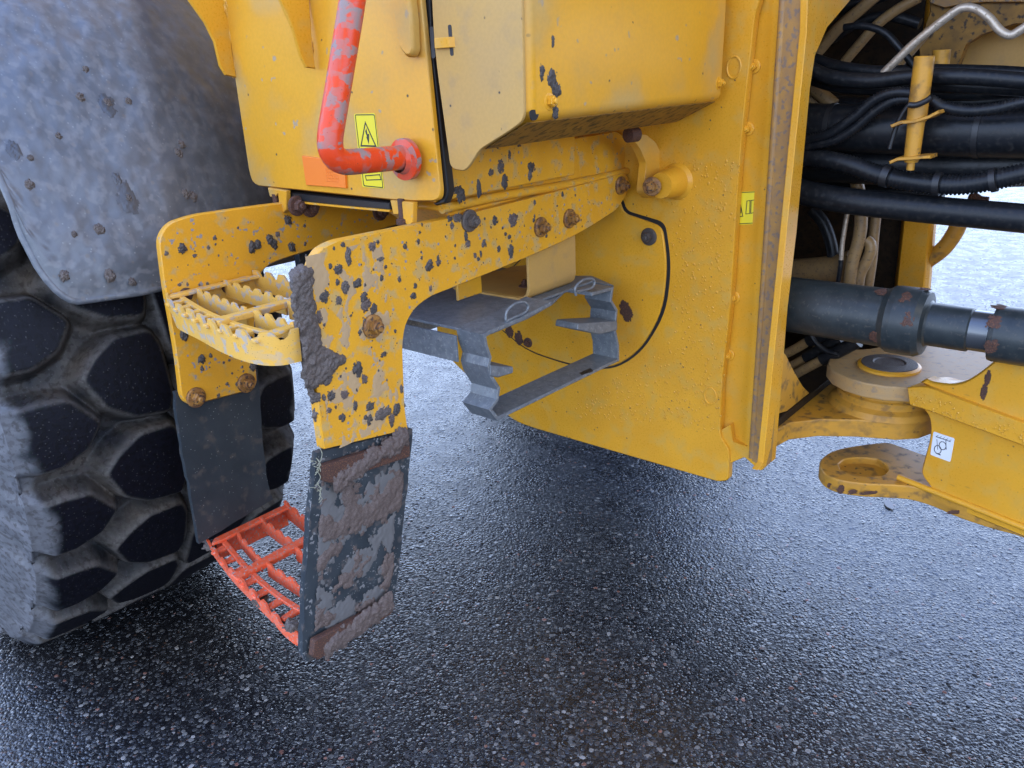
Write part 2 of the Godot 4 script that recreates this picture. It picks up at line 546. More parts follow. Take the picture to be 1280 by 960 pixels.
	M.orange = worn("scuffed_orange_paint", surface_maps(S, Color(0.72, 0.060, 0.010), Color(0.64, 0.050, 0.012), n_big, 0.32, [[n_mid, 0.56, 0.63, Color(0.27, 0.19, 0.165), 0.6, 0.04], [n_dots, 0.05, 0.03, dark, 0.7, 0.3, n_gate, 0.5, 0.55]], n_fine), 0.55, 0.05, 0.0, 0.4)
	M.orange_step = worn("faded_orange_step_paint", surface_maps(S, Color(0.80, 0.155, 0.075), Color(0.74, 0.085, 0.018), n_mid, 0.5, [[n_spot, 0.74, 0.80, Color(0.42, 0.30, 0.26), 0.7, 0.1], [n_dots, 0.07, 0.04, dark, 0.8, 0.3, n_gate, 0.45, 0.55]], n_fine), 0.3, 0.08)
	M.galv = worn("weathered_galvanised_steel", surface_maps(S, Color(0.12, 0.135, 0.15), Color(0.20, 0.22, 0.235), n_mid, 0.48, [[n_spot, 0.66, 0.85, Color(0.25, 0.26, 0.26), 0.6, 0.02], [n_ridge, 0.9, 0.96, Color(0.13, 0.085, 0.06), 0.7, 0.05, n_gate, 0.5, 0.6], [n_dots, 0.08, 0.04, dark, 0.7, 0.2, n_gate, 0.5, 0.6]], n_fine), 0.35, 0.1, 0.25)
	M.rust = worn("rusty_steel", surface_maps(512, Color(0.085, 0.034, 0.020), Color(0.04, 0.022, 0.018), noise(512, 0.02, 21), 0.75, [[noise(512, 0.04, 22), 0.66, 0.8, Color(0.22, 0.09, 0.035), 0.8, 0.2]], noise(512, 0.2, 23)), 0.08, 0.08)
	M.bolt = worn("rust_stained_bolt", surface_maps(512, Color(0.38, 0.18, 0.03), Color(0.16, 0.065, 0.028), noise(512, 0.012, 24), 0.5, [[noise(512, 0.02, 25), 0.58, 0.75, Color(0.06, 0.035, 0.025), 0.8, 0.2]], noise(512, 0.2, 26)), 0.14, 0.04)
	M.mud = worn("wet_grey_mud", surface_maps(512, Color(0.062, 0.048, 0.040), Color(0.115, 0.088, 0.072), noise(512, 0.02, 27), 0.6, [[noise(512, 0.07, 28), 0.62, 0.7, Color(0.2, 0.16, 0.135), 0.7, 0.2], [noise(512, 0.06, 29, "cell"), 0.18, 0.05, Color(0.06, 0.05, 0.042), 0.5, -0.2]], noise(512, 0.15, 30)), 0.09, 0.25)
	M.mud_dark = worn("dark_wet_mud", surface_maps(512, Color(0.035, 0.029, 0.026), Color(0.075, 0.06, 0.052), noise(512, 0.03, 31), 0.5, [[noise(512, 0.08, 32), 0.6, 0.7, Color(0.11, 0.09, 0.075), 0.6, 0.2]], noise(512, 0.15, 33)), 0.08, 0.25)
	M.mud_brown = worn("dried_brown_mud", surface_maps(512, Color(0.085, 0.062, 0.052), Color(0.15, 0.112, 0.095), noise(512, 0.02, 54), 0.7, [[noise(512, 0.07, 55), 0.62, 0.7, Color(0.07, 0.04, 0.03), 0.7, 0.1]], noise(512, 0.15, 56)), 0.09, 0.25)
	M.mud_tan = plain("dried_tan_mud", lin(0.42, 0.275, 0.135), 0.7)
	M.mud_pale = plain("dried_pale_mud", lin(0.115, 0.110, 0.106), 0.7)
	M.thread = plain("frayed_cord", lin(0.26, 0.25, 0.17), 0.8)
	M.strap = worn("rubber_belting", surface_maps(S, Color(0.022, 0.028, 0.033), Color(0.042, 0.050, 0.056), n_big, 0.45, [[n_mid, 0.6, 0.85, Color(0.085, 0.075, 0.07), 0.7, 0.05], [n_spot, 0.68, 0.76, Color(0.19, 0.185, 0.18), 0.7, 0.06, n_gate, 0.55, 0.7], [n_dots, 0.06, 0.03, Color(0.4, 0.38, 0.35), 0.7, 0.1, n_gate, 0.3, 0.45]], n_fine), 0.45, 0.12, 0.0, 0.36)
	M.strap_plain = worn("smooth_rubber_belting", surface_maps(512, Color(0.024, 0.030, 0.035), Color(0.040, 0.047, 0.052), noise(512, 0.006, 73), 0.42, [[noise(512, 0.014, 74), 0.62, 0.95, Color(0.075, 0.066, 0.06), 0.6, 0.02], [noise(512, 0.06, 75, "cell"), 0.06, 0.03, Color(0.3, 0.29, 0.27), 0.7, 0.1, noise(512, 0.02, 76), 0.5, 0.6]], noise(512, 0.15, 77)), 0.45, 0.06, 0.0, 0.36)
	M.fender = worn("dusty_plastic_mudguard", surface_maps(S, Color(0.088, 0.096, 0.108), Color(0.122, 0.129, 0.14), n_mid, 0.36, [[n_spot, 0.5, 0.8, Color(0.165, 0.168, 0.175), 0.5, 0.03], [n_ridge, 0.88, 0.97, Color(0.21, 0.205, 0.20), 0.6, 0.03, n_gate, 0.45, 0.6], [n_dots2, 0.10, 0.05, Color(0.15, 0.135, 0.12), 0.6, 0.03, n_gate, 0.52, 0.6], [n_dots, 0.07, 0.03, Color(0.26, 0.26, 0.26), 0.5, 0.06, n_mid, 0.5, 0.6]], n_fine), 0.9, 0.03)
	M.cylinder = worn("dark_grey_cylinder_paint", surface_maps(512, Color(0.018, 0.024, 0.026), Color(0.036, 0.042, 0.042), noise(512, 0.012, 34), 0.33, [[noise(512, 0.03, 35), 0.72, 0.85, Color(0.06, 0.057, 0.05), 0.5, 0.02]], noise(512, 0.1, 36)), 0.3, 0.04, 0.0, 0.4)
	M.hose = worn("black_rubber_hose", surface_maps(512, Color(0.006, 0.007, 0.009), Color(0.013, 0.014, 0.016), noise(512, 0.02, 37), 0.36, [[noise(512, 0.02, 38), 0.6, 0.85, Color(0.025, 0.024, 0.023), 0.5, 0.02]], noise(512, 0.12, 39)), 0.2, 0.05, 0.0, 0.36)
	M.pipe = worn("dirty_painted_pipe", surface_maps(512, Color(0.30, 0.18, 0.065), Color(0.20, 0.125, 0.06), noise(512, 0.012, 40), 0.45, [[noise(512, 0.03, 41), 0.66, 0.85, Color(0.1, 0.065, 0.04), 0.6, 0.1]], noise(512, 0.12, 42)), 0.25, 0.08)
	M.pipe_light = worn("bare_steel_pipe", surface_maps(512, Color(0.5, 0.42, 0.33), Color(0.36, 0.28, 0.2), noise(512, 0.02, 43), 0.35, [[noise(512, 0.03, 44), 0.66, 0.85, Color(0.2, 0.15, 0.1), 0.6, 0.1]], noise(512, 0.12, 45)), 0.2, 0.05, 0.4)
	M.damp = plain("damp_plastic", lin(0.065, 0.068, 0.075), 0.3)
	M.black = plain("black_sealing_strip", lin(0.012, 0.012, 0.013), 0.45)
	M.ink = plain("black_print", lin(0.015, 0.015, 0.015), 0.5)
	M.label = plain("yellow_label", lin(0.74, 0.60, 0.02), 0.4)
	M.white = plain("white_label", lin(0.72, 0.73, 0.74), 0.4)
	M.amber = plain("amber_reflector", lin(0.85, 0.20, 0.008), 0.15)
	M.amber.clearcoat_enabled = true
	M.chrome = plain("oily_piston_rod", lin(0.10, 0.105, 0.11), 0.22, 0.6)
	M.glass = plain("tinted_cab_glass", lin(0.02, 0.025, 0.03), 0.05)
	# water drops on the paint: glossy beads that show the yellow through
	M.water = plain("water_drop", Color(0.60, 0.29, 0.022).linear_to_srgb(), 0.05)
	# tyre rubber: vertex colours carry groove dirt and a painted lug edge highlight, specks are a detail layer
	var ty := StandardMaterial3D.new()
	ty.resource_name = "tyre_rubber"
	ty.vertex_color_use_as_albedo = true
	var mot := surface_maps(S, Color(0.62, 0.62, 0.62), Color(1, 1, 1), n_mid, 0.42, [[n_spot, 0.55, 0.7, Color(0.45, 0.42, 0.4), 0.6, 0.1]], n_fine)
	ty.albedo_texture = mot[0]
	ty.roughness = 0.55
	ty.metallic_specular = 0.3
	ty.heightmap_enabled = true
	ty.heightmap_texture = mot[1]
	ty.heightmap_scale = 0.15
	ty.uv1_triplanar = true
	ty.uv1_scale = Vector3.ONE / 0.5
	ty.detail_enabled = true
	var sp := surface_maps(512, Color(0, 0, 0), Color(0, 0, 0), noise(512, 0.02, 50), 0.4, [[noise(512, 0.075, 51, "cell"), 0.085, 0.05, Color(1, 1, 1), 0.5, 0.1, noise(512, 0.03, 52), 0.42, 0.5]], noise(512, 0.2, 53))
	ty.detail_mask = sp[0]
	var dim := Image.create(4, 4, false, Image.FORMAT_RGBA8)
	dim.fill(Color(0.42, 0.41, 0.40, 0.4))
	ty.detail_albedo = ImageTexture.create_from_image(dim)
	M.tyre = ty

func make_asphalt_material() -> StandardMaterial3D:
	var S := 1536
	var cell := noise(S, 0.085, 60, "cell")
	var val := noise(S, 0.085, 60, "cellvalue")
	var big := noise(S, 0.006, 61)
	var fine := noise(S, 0.12, 62, "fbm", 3)
	var cb := PackedByteArray()
	cb.resize(S * S * 3)
	var hb := PackedByteArray()
	hb.resize(S * S * 3)
	var dome := PackedFloat32Array()
	dome.resize(256)
	for i in 256: dome[i] = 1.0 - smoothstep(0.08, 0.42, i / 255.0)
	for i in S * S:
		var d: float = dome[cell[i]]
		var v := val[i]
		var f := fine[i]
		var sh := d * (0.35 + 0.65 * v / 255.0)
		# bitumen is nearly black, stone tops are worn grey, some warm
		var g := 19.0 + 0.06 * f + sh * 24.0
		var r := g
		var b := g + 2.0
		if v > 236: r += 40.0 * d; b -= 2.0 * d; g += 14.0 * d
		elif v > 205: r += 36.0 * d; g += 38.0 * d; b += 38.0 * d
		elif v < 60: r -= 6.0; g -= 6.0; b -= 5.0
		cb[i * 3] = int(clampf(r, 0, 255))
		cb[i * 3 + 1] = int(clampf(g, 0, 255))
		cb[i * 3 + 2] = int(clampf(b, 0, 255))
		hb[i * 3] = int(clampf(40.0 + 120.0 * sh + 0.28 * f + 0.12 * big[i], 0, 255))
		hb[i * 3 + 1] = int(clampf(26.0 + 0.14 * f + 0.22 * big[i], 0, 255))
	var m := StandardMaterial3D.new()
	m.resource_name = "wet_asphalt"
	m.albedo_texture = ImageTexture.create_from_image(Image.create_from_data(S, S, false, Image.FORMAT_RGB8, cb))
	m.roughness_texture = ImageTexture.create_from_image(Image.create_from_data(S, S, false, Image.FORMAT_RGB8, hb))
	m.roughness_texture_channel = BaseMaterial3D.TEXTURE_CHANNEL_GREEN
	m.roughness = 1.0
	m.heightmap_enabled = true
	m.heightmap_texture = m.roughness_texture
	m.heightmap_scale = 0.32
	m.uv1_triplanar = true
	m.metallic_specular = 0.64
	m.uv1_scale = Vector3.ONE / 1.55
	return m

# ---------------------------------------------------------------- bolts
var bolt_big: ArrayMesh
var bolt_small: ArrayMesh
func make_bolt(r: float) -> ArrayMesh:
	var mb := MB.new()
	lathe(mb, Vector3.ZERO, Vector3(0, 0, 1), PackedVector2Array([Vector2(r * 1.75, -0.002), Vector2(r * 1.75, r * 0.2), Vector2(r * 1.55, r * 0.36), Vector2(r * 0.9, r * 0.40)]), 20)
	slab(mb, "z", disc(Vector2.ZERO, r * 1.08, 6), r * 0.38, r * 1.45, r * 0.12)
	lathe(mb, Vector3.ZERO, Vector3(0, 0, 1), PackedVector2Array([Vector2(r * 0.55, r * 1.4), Vector2(r * 0.55, r * 1.9), Vector2(r * 0.42, r * 2.05), Vector2(0, r * 2.05)]), 12)
	return mb.mesh()

func bolt(at: Vector3, dir: Vector3, mesh: Mesh, mat: Material, parent: Node, label := "") -> void:
	var z := dir.normalized()
	var x := z.cross(Vector3.UP if absf(z.y) < 0.9 else Vector3.RIGHT).normalized()
	var y := z.cross(x)
	put("bolt", mesh, mat, parent, Transform3D(Basis(x, y, z).rotated(z, rng.randf() * TAU), at), label)

# ---------------------------------------------------------------- build
func _ready() -> void:
	rng.seed = 7
	lump.noise_type = FastNoiseLite.TYPE_SIMPLEX
	lump.frequency = 0.05
	var cam := Camera3D.new()
	cam.name = "camera"
	cam.transform = Transform3D(Basis(Vector3(0.64234, -0.04429, 0.76514), Vector3(0.30022, 0.93309, -0.19802), Vector3(-0.70517, 0.35691, 0.61265)).orthonormalized(), Vector3(0, 1.45, 0))
	cam.fov = 50.84
	cam.near = 0.05
	cam.far = 600.0
	cam.current = true
	add_child(cam)
	var env := Environment.new()
	env.background_mode = Environment.BG_SKY
	var sky := Sky.new()
	var ps := ProceduralSkyMaterial.new()
	ps.sky_top_color = Color(0.42, 0.53, 0.76)
	ps.sky_horizon_color = Color(0.80, 0.87, 0.97)
	ps.sky_curve = 0.45
	ps.sky_energy_multiplier = 2.4
	ps.ground_horizon_color = Color(0.35, 0.36, 0.38)
	ps.ground_bottom_color = Color(0.2, 0.2, 0.21)
	sky.sky_material = ps
	env.sky = sky
	env.tonemap_mode = Environment.TONE_MAPPER_LINEAR
	env.tonemap_exposure = 0.86
	env.sdfgi_enabled = true
	env.ssao_enabled = true
	env.ssil_enabled = true
	var we := WorldEnvironment.new()
	we.name = "environment"
	we.environment = env
	add_child(we)
	var sun := DirectionalLight3D.new()
	sun.name = "sun"
	sun.light_energy = 0.25
	sun.light_color = Color(1.0, 0.96, 0.9)
	sun.light_angular_distance = 25.0
	sun.shadow_enabled = true
	sun.look_at_from_position(Vector3(-3, 6, 4), Vector3(0.5, 0, 0))
	add_child(sun)
	make_materials()
	bolt_big = make_bolt(0.0125)
	bolt_small = make_bolt(0.0085)
	build_ground()
	loader = Node3D.new()
	loader.name = "wheel_loader"
	loader.position = Vector3.ZERO
	loader.set_meta("label", "muddy yellow wheel loader with orange ladder step standing on wet asphalt")
	loader.set_meta("category", "wheel loader")
	add_child(loader)
	build_rear_frame()
	build_upper_body()
	build_tyre()
	build_fender()
	build_side_boxes()
	build_ladder()
	build_tray()
	build_interior()
	build_front_frame()
	build_hoses()
	build_small()

func build_ground() -> void:
	var mb := MB.new()
	var s := 250.0
	mb.flat([Vector3(-s, 0, -s), Vector3(s, 0, -s), Vector3(s, 0, s), Vector3(-s, 0, s)], Vector3.UP)
	var g := put("asphalt", mb.mesh(), make_asphalt_material(), self)
	g.set_meta("kind", "structure")
	g.set_meta("label", "dark wet asphalt ground with worn stone grains under the loader")
	# stone grains standing proud of the bitumen
	var st := MB.new()
	lathe(st, Vector3.ZERO, Vector3.UP, PackedVector2Array([Vector2(1.0, -0.3), Vector2(0.95, 0.08), Vector2(0.78, 0.24), Vector2(0.45, 0.33), Vector2(0, 0.36)]), 8)
	var mm := MultiMesh.new()
	mm.transform_format = MultiMesh.TRANSFORM_3D
	mm.use_colors = true
	mm.mesh = st.mesh()
	var cnt := 170000
	mm.instance_count = cnt
	var k := 0
	while k < cnt:
		var far := 0.8 + 8.0 * pow(rng.randf(), 1.7)
		var ang := rng.randf_range(-0.15, 1.75)
		var x := far * sin(ang)
		var z := -far * cos(ang)
		if far < 0.75: continue
		var r := 0.0018 + 0.0044 * pow(rng.randf(), 1.8)
		var b := Basis.from_euler(Vector3(rng.randf_range(-0.13, 0.13), rng.randf() * TAU, rng.randf_range(-0.13, 0.13)))
		mm.set_instance_transform(k, Transform3D(b.scaled_local(Vector3(r * rng.randf_range(0.8, 1.5), r * rng.randf_range(0.16, 0.42), r)), Vector3(x, 0.0005, z)))
		var t := rng.randf()
		var c := Color(0.024, 0.025, 0.027) * rng.randf_range(0.5, 2.2)
		if t > 0.985: c = Color(0.24, 0.12, 0.09) * rng.randf_range(0.5, 1.1)
		elif t > 0.95: c = Color(0.26, 0.25, 0.235) * rng.randf_range(0.6, 1.2)
		elif t > 0.82: c = Color(0.12, 0.118, 0.113) * rng.randf_range(0.7, 1.3)
		mm.set_instance_color(k, c)
		k += 1
	var mi := MultiMeshInstance3D.new()
	mi.name = "stone_grains"
	mi.multimesh = mm
	var gm := plain("wet_stone", Color.WHITE, 0.14)
	gm.metallic_specular = 0.62
	gm.vertex_color_use_as_albedo = true
	mi.material_override = gm
	mi.set_meta("kind", "stuff")
	g.add_child(mi, true)
	# a pale wet leaf by the hitch
	var lf := MB.new()
	var o := PackedVector2Array()
	for i in 14:
		var a := TAU * i / 14.0
		o.append(Vector2(1.62 + cos(a) * 0.034 * (1.0 + 0.2 * sin(3.0 * a)), -0.52 + sin(a) * 0.014))
	slab(lf, "y", o, 0.004, 0.006, 0.0005)
	var leaf := put("leaf", lf.mesh(), plain("pale_wet_leaf", lin(0.17, 0.155, 0.15), 0.4), self, Transform3D(Basis(Vector3.UP, 0.5), Vector3(0, 0, 0)))
	leaf.set_meta("label", "small pale wet leaf lying flat on the asphalt below the hitch")
	leaf.set_meta("category", "leaf")
	leaf.position = Vector3(2.686, 0, -0.633) - (Basis(Vector3.UP, 0.5) * Vector3(1.62, 0, -0.52))

func build_rear_frame() -> void:
	# side plate, with its lower rear corner cut away
	var side := plate("frame_side_plate", "x", fil(p2([-1.833, 0.625, -1.527, 0.442, -1.457, 0.435, -0.826, 0.438, -0.798, 0.451, -0.8, 0.539, -0.828, 0.569, -0.83, 0.736, -0.817, 0.917, -0.817, 1.089, -0.814, 1.293, -0.803, 1.477, -0.799, 1.544, -0.79, 1.572, -0.779, 1.702, -1.302, 1.77, -1.706, 1.445, -1.84, 0.98]), [0.01, 0.03, 0.06, 0.01, 0.012, 0.015, 0.02, 0.3, 0.3, 0.1, 0.1, 0.1, 0.05, 0.05, 0.0, 0.0, 0.0, 0.0]), 1.75, 1.772, M.yellow, null, 0.003)
	# cover plate let into the side, with the dark gap round its front edge
	var gap := fil(p2([-1.122, 1.152, -1.112, 1.119, -1.045, 1.106, -1, 1.098, -0.98, 0.997, -0.991, 0.872, -1.059, 0.753, -1.15, 0.683, -1.291, 0.668, -1.452, 0.682, -1.595, 0.755, -1.499, 0.94]), 0.055)
	plate("cover_gap", "x", gap, 1.7488, 1.756, M.black, side, 0.0004)
	plate("cover_plate", "x", fil(p2([-1.131, 1.152, -1.119, 1.113, -1.049, 1.098, -1.006, 1.087, -0.99, 0.996, -1, 0.875, -1.062, 0.759, -1.153, 0.687, -1.291, 0.672, -1.451, 0.686, -1.592, 0.758, -1.493, 0.941]), 0.055), 1.745, 1.757, M.yellow, side, 0.003)
	bolt(Vector3(1.744, 1.06, -1.042), Vector3(-1, 0, 0), bolt_big, M.mud_dark, side, "dark greasy bolt on the frame cover")
	bolt(Vector3(1.744, 0.713, -1.445), Vector3(-1, 0, 0), bolt_small, M.rust, side, "rusty bolt at the frame cover edge")
	# rust showing where paint has flaked
	for r in [Vector3(1.744, 0.717, -1.482), Vector3(1.745, 0.734, -1.515), Vector3(1.744, 0.869, -1.112), Vector3(1.744, 0.857, -1.102)]:
		var mb := MB.new()
		clod(mb, r, Vector3(-1, 0, 0), 0.014, 0.018, 0.0008, r.z * 9.0, 6, 18)
		obj("rust_patch", mb, M.rust, side)
	# cast ring embossed in the plate
	for q in [Vector3(1.75, 1.444, -0.841), Vector3(1.75, 0.672, -0.86)]:
		var mb := MB.new()
		var ring := PackedVector3Array()
		for i in 21: ring.append(q + Vector3(0, sin(TAU * i / 20) * 0.022, cos(TAU * i / 20) * 0.016))
		tube(mb, ring, 0.0025, 8)
		obj("embossed_ring", mb, M.yellow, side)
	droplets(side, "x", 1.7495, p2([-0.991, 1.245, -0.815, 1.25, -0.829, 0.58, -1.338, 0.501, -0.973, 0.811]), 1500)
	# front corner of the frame: folded post between side plate and front plate
	var post := MB.new()
	slab(post, "y", p2([1.772, -0.86, 1.774, -0.79, 1.766, -0.772, 1.760, -0.757, 1.762, -0.745, 1.776, -0.737, 1.776, -0.70, 1.80, -0.70, 1.80, -0.86]), 0.52, 1.9, 0.002)
	var po := obj("corner_post", post, M.yellow)
	var web := MB.new()
	slab(web, "y", p2([1.752, -0.740, 1.750, -0.7, 1.776, -0.7, 1.776, -0.738]), 0.52, 1.9, 0.003)
	obj("brown_flange", web, M.brown, po)
	var bead := MB.new()
	tube(bead, p3([1.757, 0.53, -0.743, 1.757, 1.9, -0.743]), 0.0085, 10)
	obj("weld_bead", bead, M.brown, po)
	for b in [Vector3(1.773, 1.444, -0.805), Vector3(1.773, 1.315, -0.811), Vector3(1.773, 0.928, -0.821), Vector3(1.773, 0.781, -0.827)]:
		bolt(b, Vector3(-1, 0, 0), bolt_small, M.yellow, po, "yellow painted bolt in the corner post")
	var foot := plate("post_foot", "x", fil(p2([-0.835, 0.578, -0.805, 0.606, -0.795, 0.56, -0.757, 0.557, -0.737, 0.603, -0.711, 0.506, -0.721, 0.5, -0.762, 0.526, -0.801, 0.497, -0.807, 0.533]), 0.004), 1.756, 1.80, M.yellow, po)
	# front plate with the large opening; the near edge is a narrow rim
	plate("frame_front_plate", "z", p2([1.72, 1.687, 1.745, 1.505, 1.721, 1.105, 1.687, 0.561, 1.657, 0.553, 1.708, 0.544, 1.729, 0.583, 1.74, 0.684, 1.78, 1.095, 1.79, 1.397, 1.802, 1.459, 1.857, 1.513, 1.985, 1.571, 2.214, 1.647]) + p2([2.60, 1.66, 2.60, 1.96, 1.74, 1.96]), -0.70, -0.685, M.yellow, null, 0.002)
	# far half of the frame, seen through the opening
	var far := plate("far_frame_column", "x", p2([-0.643, 0.551, -0.647, 0.859, -0.652, 1.151, -0.652, 1.35, -0.658, 1.583, -0.622, 1.653, -0.571, 1.154, -0.558, 0.881, -0.542, 0.572]), 2.45, 2.50, M.yellow, null, 0.012)
	plate("far_column_edge", "x", rect(-1.1, 0.5, -0.62, 2.0), 2.505, 2.525, M.yellow_grime_shade, far)
	pipe("tow_hook_arm", p3([2.48, 0.9, -0.578, 2.48, 0.941, -0.538, 2.48, 0.988, -0.514, 2.48, 1.032, -0.502, 2.48, 1.055, -0.486]), 0.022, M.yellow_soiled, far)
	pipe("tow_hook_tip", p3([2.48, 1.041, -0.496, 2.48, 1.068, -0.488, 2.48, 1.093, -0.483, 2.48, 1.084, -0.463, 2.48, 1.083, -0.444]), 0.009, M.rust, far)
	plate("far_side_plate", "x", rect(-1.95, 0.62, -0.705, 2.0), 2.60, 2.62, M.yellow_grime_shade)
	# bulkhead, roof and floor of the frame box
	plate("bulkhead", "z", rect(1.774, 0.75, 2.60, 2.0), -1.92, -1.90, M.yellow_grime_shade)
	plate("frame_floor", "y", rect(1.774, -1.90, 2.60, -0.705), 0.60, 0.62, M.yellow_grime_shade)
	# tongue with the lower hinge eye
	var pin := Vector2(2.12, -0.545)
	var t := p2([1.776, -0.705, 1.80, -0.70, 1.86, -0.69, 1.92, -0.64, 1.97, -0.56, 2.0, -0.49])
	for i in 9: t.append(pin + Vector2.from_angle(deg_to_rad(150.0 - i * 26.0)) * 0.135)
	t.append_array(p2([2.30, -0.66, 2.42, -0.70, 2.58, -0.705, 2.58, -0.92, 1.776, -0.92]))
	var tongue := plate("rear_hinge_tongue", "y", t, 0.552, 0.60, M.yellow_soiled, null, 0.004)
	turned("hinge_boss", Vector3(pin.x, 0.60, pin.y), Vector3.UP, p2([0.14, 0, 0.132, 0.014, 0.118, 0.022, 0.118, 0.04, 0.112, 0.044, 0.112, 0.058, 0.08, 0.06]), M.yellow_soiled, tongue, "", 40)
	var mudf := MB.new()
	for i in 26:
		clod(mudf, Vector3(1.81 + rng.randf() * 0.2, 0.600, -0.89 + rng.randf() * 0.17), Vector3.UP, 0.012 + 0.02 * rng.randf(), 0.012 + 0.02 * rng.randf(), 0.005, i, 5, 14)
	obj("mud_layer", mudf, M.mud_dark, tongue).set_meta("kind", "stuff")
	plate("tongue_gusset", "z", fil(p2([1.801, 0.8, 1.842, 0.786, 1.915, 0.714, 1.98, 0.656, 2.044, 0.612, 2.039, 0.583, 1.772, 0.643]), 0.01), -0.735, -0.712, M.yellow_soiled, tongue)

func droplets(parent: Node, axis: String, h: float, region: PackedVector2Array, cnt: int) -> void:
	var st := MB.new()
	var up := at3(axis, Vector2.ZERO, -1.0 if axis == "x" else 1.0)
	lathe(st, Vector3.ZERO, up, PackedVector2Array([Vector2(1, 0), Vector2(0.88, 0.22), Vector2(0.55, 0.38), Vector2(0, 0.45)]), 10)
	var mm := MultiMesh.new()
	mm.transform_format = MultiMesh.TRANSFORM_3D
	mm.mesh = st.mesh()
	mm.instance_count = cnt
	var box := Rect2(region[0], Vector2.ZERO)
	for q in region: box = box.expand(q)
	var k := 0
	while k < cnt:
		var q := box.position + Vector2(rng.randf(), rng.randf()) * box.size
		if not Geometry2D.is_point_in_polygon(q, region): continue
		var r := 0.0010 + 0.0022 * pow(rng.randf(), 2.4)
		mm.set_instance_transform(k, Transform3D(Basis.from_scale(Vector3(r, r * rng.randf_range(0.9, 1.4), r)), at3(axis, q, h)))
		k += 1
	var mi := MultiMeshInstance3D.new()
	mi.name = "water_drops"
	mi.multimesh = mm
	mi.material_override = M.water
	mi.set_meta("kind", "stuff")
	parent.add_child(mi, true)

func build_upper_body() -> void:
	# the cab and engine house above the frame: above the picture, they shade the joint
	var cab := plate("cab_body", "x", fil(p2([-3.9, 1.95, -0.72, 1.95, -0.62, 2.25, -0.75, 3.3, -3.9, 3.1]), 0.06), 1.35, 3.2, M.yellow_dusty, null, 0.03)
	plate("cab_window", "x", fil(p2([-1.9, 2.2, -0.9, 2.2, -0.95, 3.1, -1.9, 3.1]), 0.08), 1.343, 1.347, M.glass, cab)
	# engine house behind the frame
	plate("engine_house", "x", fil(p2([-4.2, 1.15, -1.94, 1.15, -1.94, 1.94, -4.2, 1.94]), 0.05), 1.5, 2.9, M.yellow_dusty, null, 0.02)
	plate("added_lift_frame", "x", fil(p2([-0.66, 1.72, 0.5, 1.62, 0.9, 1.9, 0.6, 2.3, -0.60, 2.25]), 0.05), 1.84, 3.0, M.yellow_shaded, null, 0.02)  # unseen, added above the joint to keep light out of it
	plate("added_dark_guard", "z", rect(1.13, 0.93, 1.745, 1.20), -1.66, -1.64, M.strap)  # dark sheet added so the bright gap behind the ladder turns dark
	# wheel on the far side
	var far := turned("far_wheel", Vector3(3.25, 0.78, -2.48), Vector3(1, 0, 0), p2([0.3, 0.02, 0.62, 0, 0.74, 0.04, 0.78, 0.12, 0.78, 0.52, 0.74, 0.6, 0.62, 0.64, 0.3, 0.62]), M.strap, null, "", 40)

# ---------------------------------------------------------------- tyre
func sd_poly(p: Vector2, q: PackedVector2Array) -> float:
	var d := INF
	var inside := Geometry2D.is_point_in_polygon(p, q)
	for i in q.size():
		var c := Geometry2D.get_closest_point_to_segment(p, q[i], q[(i + 1) % q.size()])
		d = minf(d, p.distance_to(c))
	return d if inside else -d

